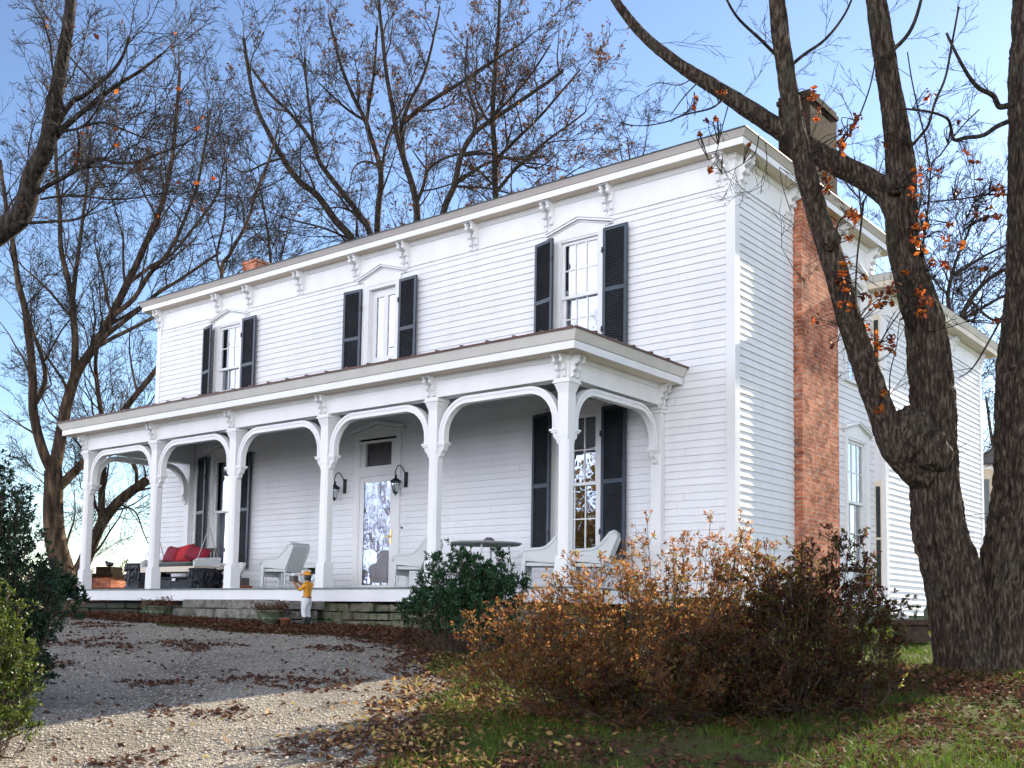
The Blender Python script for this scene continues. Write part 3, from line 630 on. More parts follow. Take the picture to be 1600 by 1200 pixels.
# slim windows in the short return wall
for z0, z1 in ((3.45, 5.0), (.15, 2.0)):
    f = MB(); f.box(.012, 5.265, z0, .030, 5.299, z1); f.box(.115, 5.265, z0, .140, 5.299, z1); f.box(.012, 5.262, z1+.001, .140, 5.299, z1+.10); f.box(.030, 5.268, (z0+z1)/2-.02, .115, 5.299, (z0+z1)/2+.02); fr = hb(f, 'window', M['cream'])
    g = MB(); g.box(.0305, 5.275, z0, .1145, 5.298, z1); hb(g, 'pane', simple('dark_window', (.02,.03,.03), .08, .2, 3), fr)
# low tile: conductor pipe at the corner of the side window bay
m = MB(); m.tube([(.06, 3.42, 6.2), (.05, 3.42, -.3)], .028, 8); hb(m, 'downspout', M['trim'])
# ================================================================ GROUND
def sp(t, k=.6): return k*np.logaddexp(0, np.asarray(t, float)/k)
def gz(x, y):
    x = np.asarray(x, float); y = np.asarray(y, float)
    t = .9*(-y-2.6)+.46*(x+6)
    z = -.50-.092*sp(t)
    z = z + .012*np.sin(x*.9+y*.5)+.010*np.sin(y*1.3-x*.4)
    z = np.where(z < -3.2, -3.2-.2*(1-np.exp((z+3.2))), z)
    far = np.hypot(x, y); z = z + np.clip((far-60)/400, 0, .5)*np.where(y > 0, 1, 0)*.3
    return z
def axis(lo, hi, c, fine, n):
    a = [c]; s = fine; x = c
    while x < hi: x += s; s *= 1.0 if abs(x-c) < 16 else 1.16; a.append(min(x, hi))
    x = c; s = fine
    while x > lo: x -= s; s *= 1.0 if abs(x-c) < 16 else 1.16; a.append(max(x, lo))
    return np.array(sorted(set(a)))
def sheet(name, mat, inside=None, lift=0.0, xs=None, ys=None):
    X, Y = np.meshgrid(xs, ys, indexing='ij'); Z = gz(X, Y)+lift; V = np.stack([X, Y, Z], -1).reshape(-1, 3); nx, ny = len(xs), len(ys)
    I = np.arange(nx*ny).reshape(nx, ny); F = np.stack([I[:-1, :-1], I[1:, :-1], I[1:, 1:], I[:-1, 1:]], -1).reshape(-1, 4)
    if inside is not None:
        cx = V[F].mean(1); F = F[inside(cx[:, 0], cx[:, 1])]
        use = np.unique(F); mp = np.zeros(len(V), int)-1; mp[use] = np.arange(len(use)); V = V[use]; F = mp[F]
    return npmesh(name, V, F, mat, smooth=True)
def groundmat():
    m, n, b = newmat('lawn_soil'); v = coords(n); f = noise(n, v, .35, 6, .6); g = noise(n, v, 28, 5, .7); h = noise(n, v, 3, 5)
    c1 = ramp(n, g, [(.3, (.028,.035,.010)), (.5, (.075,.095,.020)), (.7, (.15,.17,.045))]); c2 = ramp(n, g, [(.3, (.05,.035,.022)), (.7, (.16,.11,.07))])
    lk(n, mixc(n, ramp(n, h, [(.45, (0,0,0)), (.62, (.75,.75,.75))]), c1, c2), b.inputs['Base Color']); b.inputs['Roughness'].default_value = 1; b.inputs['Specular IOR Level'].default_value = .1
    bump(n, b, g, .8, .04); return m
def gravelmat():
    m, n, b = newmat('pale_gravel'); v = coords(n)
    vo = n.nodes.new('ShaderNodeTexVoronoi'); vo.inputs['Scale'].default_value = 42; lk(n, v, vo.inputs['Vector'])
    vo2 = n.nodes.new('ShaderNodeTexVoronoi'); vo2.inputs['Scale'].default_value = 95; lk(n, v, vo2.inputs['Vector'])
    sx = n.nodes.new('ShaderNodeSeparateColor'); lk(n, vo.outputs['Color'], sx.inputs[0])
    sx2 = n.nodes.new('ShaderNodeSeparateColor'); lk(n, vo2.outputs['Color'], sx2.inputs[0])
    c = ramp(n, sx.outputs[0], [(0, (.11,.10,.09)), (.3, (.25,.235,.215)), (.65, (.40,.375,.34)), (.9, (.60,.57,.52)), (1, (.28,.23,.18))])
    c2 = ramp(n, sx2.outputs[1], [(0, (.22,.20,.18)), (.5, (.42,.39,.35)), (1, (.58,.54,.48))])
    c = mixc(n, .5, c, c2)
    f = noise(n, v, .9, 6, .65); c = mixc(n, 1, c, ramp(n, f, [(.32, (.45,.42,.38)), (.55, (1,1,1))]), 'MULTIPLY')
    c = mixc(n, 1, c, (1.25,1.2,1.1), 'MULTIPLY'); lk(n, c, b.inputs['Base Color']); b.inputs['Roughness'].default_value = .95
    ad = n.nodes.new('ShaderNodeMath'); ad.operation = 'ADD'; lk(n, vo.outputs['Distance'], ad.inputs[0]); lk(n, vo2.outputs['Distance'], ad.inputs[1])
    iv = n.nodes.new('ShaderNodeMath'); iv.operation = 'MULTIPLY'; iv.inputs[1].default_value = -1; lk(n, ad.outputs[0], iv.inputs[0]); bump(n, b, iv.outputs[0], 1.0, .03); return m
xs = axis(-320, 320, 0, .25, 0); ys = axis(-200, 700, -4, .25, 0)
tag(sheet('ground', groundmat(), xs=xs, ys=ys), kind='structure')
GP = [(-45,-4.2),(-12,-4.2),(-8,-4.25),(-5.2,-4.2),(-3.6,-4.0),(-2.6,-4.0),(-1.5,-4.4),(-.6,-5.1),(.1,-5.8),(.7,-6.7),(1.3,-7.6),(2.1,-8.9),(3.2,-10.8),(5,-14),(9,-28),(-45,-28)]
GPa = np.array(GP)
def inpoly(x, y, P=GPa):
    x = np.asarray(x); y = np.asarray(y); r = np.zeros(x.shape, bool); n = len(P)
    for i in range(n):
        x1, y1 = P[i]; x2, y2 = P[(i+1) % n]; c = ((y1 > y) != (y2 > y)); t = (x2-x1)*(y-y1)/((y2-y1) if y2 != y1 else 1e-9)+x1; r ^= c & (x < t)
    return r
def gin(x, y):
    x = np.asarray(x, float); y = np.asarray(y, float); P = np.stack([x, y, 0*x], -1); a = (fbm(P*1.3, 4)-.45)*.9; b = (fbm(P*1.3+40, 4)-.45)*.9; return inpoly(x+a, y+b*np.clip((-y-3.3)/1.5, .15, 1))
tag(sheet('gravel_drive', gravelmat(), gin, .012, np.arange(-45, 9.1, .07) if 0 else np.concatenate([np.arange(-45, -14, .5), np.arange(-14, 9.2, .07)]), np.concatenate([np.arange(-28, -13, .4), np.arange(-13, -3.4, .07)])), kind='structure')

# ---- scatter helpers
rng = np.random.default_rng(11)
def leaf_cards(P, N, size, ang, curl=.25, rs=rng, aspect=.5):
    'one folded two-quad leaf per point; P (k,3), N (k,3) normals'
    k = len(P); N = N/np.linalg.norm(N, axis=1, keepdims=True); t = rs.normal(size=(k, 3)); t -= N*(t*N).sum(1, keepdims=True); t /= np.linalg.norm(t, axis=1, keepdims=True); b = np.cross(N, t)
    s = np.asarray(size).reshape(-1, 1)*np.ones((k, 1)); w_ = s*aspect
    a0 = P-t*s*.5; a1 = P+t*s*.5+N*s*curl*rs.uniform(-1, 1, (k, 1)); m0 = P+N*s*curl*-.3; l = m0-b*w_*.5+N*s*curl*rs.uniform(0, 1, (k, 1)); r_ = m0+b*w_*.5+N*s*curl*rs.uniform(0, 1, (k, 1))
    V = np.stack([a0, r_, a1, l, m0], 1).reshape(-1, 3); o = np.arange(k)[:, None]*5
    F = np.concatenate([o+[0, 1, 4], o+[1, 2, 4], o+[2, 3, 4], o+[3, 0, 4]], 0); return V, F
def scatter_ground(n, x0, x1, y0, y1, dens, rs, lift=.02):
    x = rs.uniform(x0, x1, n); y = rs.uniform(y0, y1, n); keep = rs.uniform(size=n) < dens(x, y); x, y = x[keep], y[keep]
    return np.stack([x, y, gz(x, y)+lift], 1)
def dens(x, y):
    P = np.stack([x*.9, y*.9, 0*x], -1); f = noise3(P*1.6)*.6+noise3(P*5)*.4
    band = np.exp(-(np.abs(y+3.45+.12*np.sin(x*2))/.58)**3)*1.5*(x < -1)
    patch = np.clip((f-.60)*5, 0, 1)*.40+.010
    edge = np.abs(gin(x+.3, y+.3)*1.-gin(x-.3, y-.3))*.35
    right = edge+(~gin(x, y))*.40*np.clip((f-.28)*4, .15, 1)*(y < -2.9)
    return np.where(gin(x, y), patch, 0)+band+right*1.1*(x > -3)+.9*np.exp(-(((x-3.9)**2+(y+2.5)**2)/1.6))
rs = np.random.default_rng(21)
P = scatter_ground(230000, -16, 8, -12.5, -2.4, dens, rs, .022)
P[:, 2] += np.abs(rs.normal(size=len(P)))*.022*(P[:, 1] > -4.1)
N = rs.normal(size=(len(P), 3))*.38+[0, 0, 1]; V, F = leaf_cards(P, N, rs.uniform(.035, .085, len(P)), 0, .3, rs, .55)
tag(npmesh('leaf_litter', V, F, M['litter']), 'brown fallen leaves strewn over the gravel and heaped below the porch', 'leaves', kind='stuff')
rs = np.random.default_rng(22)
def dens2(x, y): P = np.stack([x, y, 0*x], -1); return np.clip((noise3(P*1.9)*.6+noise3(P*6)*.4-.34)*3.2, .02, 1)*np.exp(-((x-.9-(-y-6.5)*.6)/1.0)**2)*(y < -4.2)
P = scatter_ground(16000, -3, 4.5, -11.5, -4.2, dens2, rs, .03)
V, F = leaf_cards(P, rs.normal(size=(len(P), 3))*.45+[0, 0, 1], rs.uniform(.035, .08, len(P)), 0, .4, rs, .5)
tag(npmesh('tan_leaf_litter', V, F, M['goldlitter']), 'pale tan fallen leaves lying at the grassy edge of the drive beside the bronze shrub', 'leaves', kind='stuff')
# pebbles proud of the gravel sheet
rs = np.random.default_rng(5); P = scatter_ground(60000, -9, 4, -11.5, -3.8, lambda x, y: gin(x, y)*1.0, rs, .014)
k = len(P); s = rs.uniform(.006, .016, (k, 1, 1)); O8 = np.array([[1,0,0],[-1,0,0],[0,1,0],[0,-1,0],[0,0,.7]])[None]*s*rs.uniform(.7, 1.2, (k, 5, 1)); th = rs.uniform(0, 6.28, k); c_, s_ = np.cos(th)[:, None], np.sin(th)[:, None]
O8 = np.stack([O8[..., 0]*c_-O8[..., 1]*s_, O8[..., 0]*s_+O8[..., 1]*c_, O8[..., 2]], -1); V = (P[:, None]+O8).reshape(-1, 3); o = np.arange(k)[:, None]*5
F = np.concatenate([o+[0, 2, 4], o+[2, 1, 4], o+[1, 3, 4], o+[3, 0, 4]], 0)
M['pebble'] = leafmat('loose_pebble', [(.15,.14,.13), (.40,.37,.32), (.62,.57,.49), (.24,.21,.17)], 0, .9, .3)
tag(npmesh('loose_gravel', V, F, M['pebble']), 'loose pale stones scattered on the gravel drive', 'gravel', kind='stuff')
# grass
def gdens(x, y):
    P = np.stack([x, y, 0*x], -1); f = noise3(P*1.1)*.6+noise3(P*3.7)*.4
    return (~gin(x, y))*np.clip((f-.30)*4, .05, 1)*np.where((x < -1) & (y > -4), .12, 1)*((y < -2.9) | (x > .5))
def grass(n, x0, x1, y0, y1, h, wd, seed):
    rs = np.random.default_rng(seed); P = scatter_ground(n, x0, x1, y0, y1, gdens, rs, -.005); k = len(P)
    th = rs.uniform(0, 6.28, k); d = np.stack([np.cos(th), np.sin(th), 0*th], 1); H = h*rs.uniform(.5, 1.4, (k, 1)); lean = rs.normal(size=(k, 3))*[.35, .35, 0]
    up = np.array([0, 0, 1.]); a = P-d*wd; b = P+d*wd; m0 = P+(up+lean*.5)*H*.55; c1 = m0-d*wd*.7; c2 = m0+d*wd*.7; t = P+(up+lean*1.6)*H
    V = np.stack([a, b, c2, c1, t], 1).reshape(-1, 3); o = np.arange(k)[:, None]*5; F = np.concatenate([o+[0, 1, 2], o+[0, 2, 3], o+[3, 2, 4]], 0); return V, F
V1, F1 = grass(330000, -3.5, 9, -12.5, 2.5, .070, .0026, 31); V2, F2 = grass(90000, .6, 14, 0, 22, .08, .006, 32)
V = np.concatenate([V1, V2]); F = np.concatenate([F1, F2+len(V1)])
tag(npmesh('grass', V, F, M['grass']), 'short winter grass growing around the shrubs and the forked tree', 'grass', kind='stuff')

# ================================================================ THINGS ON AND ABOUT THE PORCH
def g0(x, y): return float(gz(x, y))
# ---- carriage lanterns
def lantern(x, z, lab):
    t = thing('wall_lantern', lab, 'wall lamp', (x, -.02, z), 0, 'carriage lanterns flanking the front door'); t.scale = (1.18, 1.1, 1.12)
    m = MB(); m.box(-.035, -.016, -.10, .035, 0, .14); m.xf(Matrix.Translation((.06, 0, 0))); m.build('back_plate', M['black'], t, bevel=.006)
    pts = [(.06, -.01, .08)]+[(.06-.035*(1-math.cos(a))-.01*a, -.02-.13*math.sin(a/2.2), .08+.16*math.sin(a)) for a in np.linspace(.2, 2.9, 12)]+[(-.015, -.155, .10)]
    m = MB(); m.tube(pts, .008, 8); m.build('scroll_arm', M['black'], t, smooth=True)
    c = (-.015, -.155, 0)
    m = MB(); m.lathe([(.001, .105), (.012, .10), (.010, .085), (.022, .075), (.022, .06), (.012, .05), (.02, .04), (.075, .0), (.086, -.012), (.086, -.026), (.001, -.027)], 16, c); m.build('cap', M['black'], t)
    m = MB(); m.lathe([(.072, -.028), (.066, -.07), (.035, -.19)], 16, c); m.build('glass_body', M['lampglass'], t, smooth=True)
    m = MB()
    for k in range(6):
        a = math.pi*k/3; m.tube([(c[0]+r*math.cos(a), c[1]+r*math.sin(a), z_) for r, z_ in ((.074, -.028), (.068, -.07), (.037, -.19))], .004, 5)
    m.lathe([(.038, -.188), (.040, -.20), (.012, -.215), (.010, -.235), (.001, -.24)], 12, c); m.build('cage', M['black'], t)
    m = MB()
    for k in range(3): a = 2.1*k; m.lathe([(.006, -.17), (.006, -.10), (.002, -.075)], 8, (c[0]+.018*math.cos(a), c[1]+.018*math.sin(a), 0))
    m.build('candle', M['curtain'], t)
lantern(-8.0, 1.93, 'black carriage lantern on the clapboards left of the front door'); lantern(-6.43, 1.95, 'black carriage lantern on the clapboards right of the front door')

# ---- wicker armchairs
def wicker_chair():
    t = thing('wicker_armchair', None, 'armchair')
    W = .34
    m = MB(); m.box(-W+.05, -.30, .36, W-.05, .26, .42); m.build('seat', M['wicker'], t, bevel=.01)
    m = MB(); m.box(-W+.07, -.29, .421, W-.07, .22, .49); m.build('seat_cushion', M['greycush'], t, bevel=.02)
    prof = [(.20, .36), (.26, .36), (.44, .86), (.43, .90), (.39, .90), (.36, .86)]
    m = MB(); m.prism(prof, lambda p, q, s: Vector((s, p, q)), -W+.06, W-.06); m.build('backrest', M['wicker'], t, bevel=.012)
    for s in (-1, 1):
        side = [(-.34, .06), (-.34, .54), (-.30, .59), (-.02, .61), (.10, .64), (.20, .72), (.30, .84), (.38, .90), (.44, .89), (.46, .84), (.42, .74), (.34, .56), (.26, .40), (.0, .42), (-.26, .44), (-.28, .06)]
        m = MB(); m.prism(side, lambda p, q, z: Vector((z, p, q)), *sorted([s*(W-.05), s*(W-.005)])); m.build('arm', M['wicker'], t, bevel=.01)
        m = MB(); m.tube([(s*(W-.02), a, b) for a, b in [(-.35, .50), (-.33, .58), (-.26, .615), (0, .63), (.10, .66), (.21, .75), (.33, .89), (.42, .92)]], .032, 8); m.build('arm_roll', M['wicker'], t, smooth=True)
    for x in (-W+.03, W-.03):
        for y in (-.31, .26):
            m = MB(); m.tube([(x, y, 0), (x, y, .36)], .020, 8); m.build('leg', M['wicker'], t)
    m = MB(); m.tube([(-W+.05, .42, .91), (W-.05, .42, .91)], .030, 8); m.build('top_rail', M['wicker'], t); m = MB(); m.box(-W+.04, -.325, .26, W-.04, -.30, .37); m.build('apron', M['wicker'], t)
    return t
ch0 = wicker_chair(); GRP = 'white wicker armchairs on the porch'
for i, (x, y, rz, lab) in enumerate([(-8.05, -1.3, -72, 'white wicker armchair behind the painted statue'), (-5.0, -1.15, -68, 'white wicker armchair with a grey cushion beside the front door'),
                                    (-2.30, -1.35, -62, 'white wicker armchair between the round table and the corner post'), (-1.72, -.95, -62, 'white wicker armchair nearest the right end of the porch, in front of the dark shutter')]):
    o = ch0 if i == 0 else copy_tree(ch0); o.location = (x, y, 0); o.rotation_euler = (0, 0, R(rz)); o.scale = (.84, .80, .88); tag(o, lab, 'armchair', GRP)
# ---- round table and a small bowl
t = thing('round_table', 'round grey topped table on thin legs behind the green shrub', 'table', (-3.45, -1.25, 0))
m = MB(); m.lathe([(.001, .665), (.50, .665), (.53, .685), (.53, .70), (.001, .705)], 40); m.build('table_top', M['tabletop'], t)
for a in (.5, 2.07, 3.64, 5.21):
    m = MB(); m.tube([(.34*math.cos(a), .34*math.sin(a), .665), (.40*math.cos(a), .40*math.sin(a), 0)], .016, 8); m.build('leg', M['wicker'], t)
m = MB(); m.lathe([(.03, 0), (.06, .012), (.085, .045), (.08, .045), (.05, .02), (.001, .018)], 16)
for k in range(7): a = k*.9; m.lathe([(.001, .0), (.022, .01), (.020, .035), (.001, .045)], 8, (.035*math.cos(a), .035*math.sin(a), .03))
b = m.build('pebble_bowl', M['boxgrey'], smooth=True); b.location = (-3.40, -1.25, .706); tag(b, 'small grey bowl on the round porch table', 'bowl')
# ---- long white framed bench table on the left of the first chair
t = thing('side_table', 'white metal framed side table with a glass shelf beside the armchair', 'table', (-8.62, -.75, 0))
m = MB(); m.box(-.36, -.22, .40, .36, .22, .43); m.build('table_top', M['wicker'], t)
for x in (-.34, .34):
    for y in (-.2, .2): m = MB(); m.tube([(x, y, 0), (x, y, .40)], .013, 6); m.build('leg', M['wicker'], t)
m = MB(); m.tube([(-.34, -.2, .16), (.34, -.2, .16)], .009, 6); m.tube([(-.34, .2, .16), (.34, .2, .16)], .009, 6); m.tube([(-.34, -.2, .27), (.34, -.2, .27)], .007, 6); m.tube([(-.3, -.2, .39), (0, -.2, .31), (.3, -.2, .39)], .008, 6); m.build('stretcher', M['wicker'], t)
# ---- standing lantern, cast iron urns
t = thing('standing_lantern', 'black box lantern standing on the porch floor beside the statue', 'lantern', (-6.55, -1.85, 0))
m = MB()
for x in (-.07, .07):
    for y in (-.07, .07): m.box(x-.008, y-.008, .02, x+.008, y+.008, .24)
m.box(-.09, -.09, 0, .09, .09, .02); m.build('frame', M['black'], t)
m = MB(); m.frus(0, 0, .24, .10, .10, .255, .10, .10); m.frus(0, 0, .2555, .095, .095, .31, .03, .03); m.tube([(-.03, 0, .31), (-.03, 0, .36), (0, 0, .38), (.03, 0, .36), (.03, 0, .31)], .005, 6); m.build('roof', M['black'], t)
m = MB(); m.box(-.062, -.062, .021, .062, .062, .238); m.build('glass_body', M['lampglass'], t); m = MB(); m.lathe([(.025, .021), (.025, .14), (.001, .142)], 12); m.build('candle', M['white'], t, smooth=True)
t = thing('iron_urn', 'black cast iron urn behind the porch post left of the front door', 'urn', (-7.45, -1.0, 0))
m = MB(); m.lathe([(.10, 0), (.10, .03), (.05, .06), (.035, .12), (.06, .15), (.12, .20), (.135, .27), (.11, .31), (.13, .34), (.20, .375), (.20, .39), (.16, .395), (.12, .34), (.001, .33)], 20); m.build('body', M['black'], t, smooth=True)
for s in (-1, 1): m = MB(); m.tube([(s*.12, 0, .20), (s*.19, 0, .22), (s*.20, 0, .30), (s*.13, 0, .33)], .012, 8); m.build('handle', M['black'], t)
# ---- porch swing
SWX, SWY = -11.30, -1.15
t = thing('porch_swing', 'pale slatted porch swing hanging on chains from the porch ceiling', 'swing', (SWX, SWY, .36))
m = MB(); m.box(-.88, -.32, 0, .88, -.28, .10); m.box(-.88, .26, 0, .88, .30, .10); m.box(-.88, -.28, .02, -.84, .26, .08); m.box(.84, -.28, .02, .88, .26, .08)
for k in range(7): m.box(-.86, -.275+k*.078, .081, .86, -.275+k*.078+.06, .10)
m.build('seat', M['cream'], t)
m = MB(); m.box(-.86, .26, .42, .86, .31, .48); m.box(-.86, .24, .12, .86, .27, .16)
for k in range(16): x = -.82+k*.108; m.box(x, .262, .1605, x+.05, .285, .42)
m.build('backrest', M['boxgrey'], t)
for s in (-1, 1):
    m = MB(); m.prism([(-.32, .101), (-.32, .16), (-.26, .21), (-.1, .22), (.26, .25), (.26, .101)], lambda p, q, z: Vector((z, p, q)), *sorted([s*.84, s*.90])); m.tube([(s*.87, -.32, .17), (s*.87, -.24, .22), (s*.87, .27, .26)], .035, 8); m.build('arm', M['wicker'], t, bevel=.01)
    m = MB(); top = Vector((s*.87, 0, 2.56)); y_ = Vector((s*.87, 0, .86))
    m.tube([y_, (s*.87, -.30, .08)], .009, 5); m.tube([y_, (s*.87, .28, .08)], .009, 5)
    n = 48
    for k in range(n):
        p = y_.lerp(top, (k+.5)/n); d = (top-y_).normalized()*.022; q = Vector((.010, 0, 0)) if k % 2 else Vector((0, .010, 0))
        m.tube([p-d, p-d*.6+q, p+d*.6+q, p+d, p+d*.6-q, p-d*.6-q, p-d], .0035, 4, cap=False)
    m.build('chain', M['steel'], t)
def cushion(w_, h_, d_):
    m = MB(); n = 10
    for s in (-1, 1):
        for i in range(n):
            for j in range(n):
                q = []
                for a, b in ((i, j), (i+1, j), (i+1, j+1), (i, j+1)):
                    u, v = a/n*2-1, b/n*2-1; z = s*d_*(max(0, (1-u**4)*(1-v**4)))**.5; pin = 1-.10*(1-abs(u))*abs(v)**3; pin2 = 1-.10*(1-abs(v))*abs(u)**3; q.append((u*w_*pin2, z, v*h_*pin))
                m.quad(*(q if s < 0 else q[::-1]))
    return m
b = MB().add(cushion(.80, .27, .05), Matrix.Translation((0, -.02, .155)) @ Matrix.Rotation(R(90), 4, 'X')).build('seat_pad', M['greycush'], smooth=True); b.location = (SWX, SWY, .36); tag(b, 'flat grey seat pad laid on the porch swing', 'cushion')
for x, tilt, lean, mt, sz, lab, nm in ((-.40, 6, -22, 'darkred', (.27, .18, .09), 'dark red cushion at the left end of the porch swing', 0), (-.06, -8, -20, 'red', (.27, .20, .10), 'bright red square cushion in the middle of the porch swing', 0), (.40, 14, -26, 'darkred', (.29, .16, .09), 'dark red cushion slumped at the right end of the porch swing', 0)):
    o = cushion(*sz).build('cushion', M[mt], smooth=True); o.location = (SWX+x, SWY+.12-abs(x)*.1, .36+.355); o.rotation_euler = (R(lean), R(tilt), R(x*20)); tag(o, lab, 'cushion', 'red cushions on the porch swing')
# ---- covered heaps
def heap(name, lab, cat, loc, w_, d_, h_, seed, mat, flat=.35):
    U, Vn = 96, 34; rs = np.random.default_rng(seed); pts = []
    for j in range(Vn+1):
        f = j/Vn; r = 1.0 if f < .55 else max(0.0, 1-((f-.55)/.45)**2.2); zz = h_*min(1, f/.62)
        for i in range(U):
            a = 2*math.pi*i/U; sq = 1/max(abs(math.cos(a)), abs(math.sin(a)))**flat; fold = 1+(.08*math.sin(a*7+seed+f*2)+.06*abs(math.sin(a*11+2-f*3))+.03*math.sin(a*23+f*6))*(1-f)**.5
            pts.append((w_*r*sq*fold*math.cos(a), d_*r*sq*fold*math.sin(a), zz+.05*h_*math.sin(a*3+seed)*f))
    P = np.array(pts); P += (1-np.abs(2*fbm(P*7+seed)[:, None]-.9))*.09*np.array([1, 1, .5]); P[:U, 2] = 0; I = np.arange(U*(Vn+1)).reshape(Vn+1, U)
    F = np.stack([I[:-1], np.roll(I[:-1], -1, 1), np.roll(I[1:], -1, 1), I[1:]], -1).reshape(-1, 4); o = npmesh(name, P, F, mat, smooth=True); o.location = loc; return tag(o, lab, cat)
heap('covered_grill', 'tall black tarpaulin over a grill at the far left end of the porch', 'cover', (-12.9, -.95, 0), .42, .34, .52, 3, M['tarp'])
heap('covered_stool', 'round black tarpaulin bundle under the right end of the porch swing', 'cover', (-10.18, -1.5, 0), .30, .28, .36, 8, M['tarp'], .1)
t = thing('storage_chest', 'low black storage chest underneath the porch swing', 'chest', (-11.55, -.85, 0)); m = MB(); m.box(-.75, -.25, .0, .75, .25, .24); m.build('body', M['tarp'], t, bevel=.012); m = MB(); m.box(-.77, -.27, .2405, .77, .27, .285); m.build('lid', M['tarp'], t, bevel=.012); m = MB(); m.box(-.06, -.285, .20, .06, -.271, .25); m.build('latch', M['steel'], t)
t = thing('folding_trestle', 'tiny orange wire trestle in front of the black bundle', 'trestle', (-10.62, -2.10, 0)); m = MB(); m.tube([(-.07, 0, 0), (0, 0, .13), (.07, 0, 0)], .008, 6); m.tube([(-.045, 0, .05), (.045, 0, .05)], .005, 6); m.build('frame', M['brass'], t)
# ---- trough with white shell ornament
t = thing('planter_trough', 'brown trough holding a white speckled shell ornament beside the dark shutter', 'planter', (-9.06, -1.5, 0))
m = MB(); m.box(-.26, -.14, 0, .26, .14, .085); m.build('trough', M['terracotta'], t, bevel=.01)
m = MB(); m.tube([(-.10, 0, .085), (-.06, 0, .25), (.0, 0, .36)], [.05, .03, .02], 8); m.tube([(.12, 0, .085), (.06, 0, .25), (.02, 0, .34)], [.04, .03, .02], 8); m.box(.10, -.10, .0855, .24, .08, .22); m.build('stand', M['boxgrey'], t)
m = MB(); cr = [(-.24, .28), (-.20, .36), (-.06, .44), (.10, .50), (.20, .49), (.17, .38), (.10, .28), (.0, .22), (-.12, .22)]
m.prism(cr, lambda p, q, z: Vector((p, z-.02*math.sin(p*20), q)), -.03, .03); m.build('shell', simple('speckled_white', (.60, .60, .60), .8, .6, 60, 0, .8), t, bevel=.012)
m = MB(); m.box(.10, -.12, .086, .22, .04, .2); b = m.build('terracotta_pot', M['terracotta'], t)

# ---- garden urns in front of the step
def urn(x, y, lab, lat, sc=1.0, seed=1):
    t = thing('garden_urn', lab, 'urn', (x, y, g0(x, y)-.02), 0, 'stone planters before the porch step')
    s = sc; m = MB(); m.lathe([(.15*s, 0), (.15*s, .03*s), (.09*s, .05*s), (.08*s, .09*s), (.15*s, .12*s), (.23*s, .20*s), (.25*s, .29*s), (.27*s, .30*s), (.27*s, .33*s), (.22*s, .33*s), (.21*s, .27*s), (.001, .27*s)], 24); m.build('bowl', M['urn'], t, smooth=True)
    m = MB()
    for k in range(10): a = 2*math.pi*k/10; m.add(MB().lathe([(.001, -.012), (.045*s, -.008), (.05*s, .0), (.045*s, .008), (.001, .012)], 10), Matrix.Translation((.215*s*math.cos(a), .215*s*math.sin(a), .20*s)) @ Matrix.Rotation(a, 4, 'Z') @ Matrix.Rotation(R(70), 4, 'Y'))
    m.build('carving', M['urn'], t, smooth=True)
    rr = random.Random(seed); m = MB(); P = []
    for k in range(46):
        a = rr.uniform(0, 6.28); r = rr.uniform(.02, .16)*s; b = Vector((r*math.cos(a), r*math.sin(a), .27*s)); e = Vector((b.x+rr.uniform(.05, .30)*math.cos(a), b.y+rr.uniform(.05, .30)*math.sin(a), b.z+rr.uniform(.02, .17)))
        mid = (b+e)/2+Vector((0, 0, rr.uniform(.03, .10))); m.tube([b, mid, e], [.005, .004, .002], 4)
        for q in range(12): f = rr.uniform(.3, 1); c = b.lerp(e, f)+Vector((rr.gauss(0, .025), rr.gauss(0, .025), rr.gauss(.01, .03))); P.append(tuple(c))
    m.build('stems', M['stem'], t); rs = np.random.default_rng(seed); V, F = leaf_cards(np.array(P), rs.normal(size=(len(P), 3)), rs.uniform(.02, .055, len(P)), 0, .5, rs, .4); npmesh('leaves', V, F, M['litter'], t)
urn(-5.78, -3.36, 'large carved mossy planter with dead plants beside the statue', 0, .82, 3); urn(-8.75, -3.3, 'small green planter with withered stems below the porch swing', 0, .72, 9)
t = thing('flower_pot', 'small terracotta pot between the carved planter and the statue', 'pot', (-5.45, -3.36, g0(-5.45, -3.36)-.01)); m = MB(); m.lathe([(.05, 0), (.075, .13), (.085, .13), (.085, .16), (.07, .16), (.065, .12), (.001, .12)], 16); m.build('pot', M['terracotta'], t, smooth=True)

# ================================================================ STATUE
def skin_figure(joints, edges, name, mats, assign, parent, sub=2):
    'joints {name: ((x,y,z), rx, ry)}; root first'
    me = bpy.data.meshes.new(name); ks = list(joints); ix = {k: i for i, k in enumerate(ks)}
    me.from_pydata([joints[k][0] for k in ks], [(ix[a], ix[b]) for a, b in edges], []); o = bpy.data.objects.new(name+'_cage', me); COL.objects.link(o)
    sk = o.modifiers.new('skin', 'SKIN'); sk.use_smooth_shade = True; sd = o.modifiers.new('sub', 'SUBSURF'); sd.levels = sub; sd.render_levels = sub
    if not me.skin_vertices: bpy.context.view_layer.objects.active = o
    for i, k in enumerate(ks): me.skin_vertices[0].data[i].radius = joints[k][1:]; me.skin_vertices[0].data[i].use_root = (i == 0)
    dg = bpy.context.evaluated_depsgraph_get(); ev = o.evaluated_get(dg); nm = bpy.data.meshes.new_from_object(ev); bpy.data.objects.remove(o)
    nm.name = name; nm.materials.clear()
    for m_ in mats: nm.materials.append(m_)
    for p in nm.polygons: p.material_index = assign(p.center); p.use_smooth = True
    r = bpy.data.objects.new(name, nm); COL.objects.link(r); r.parent = parent; return r
SX, SY = -5.17, -3.22
t = thing('painted_statue', 'painted garden statue of a man in an orange shirt and cap holding out a box', 'statue', (SX, SY, g0(SX, SY)-.01), R(-74))
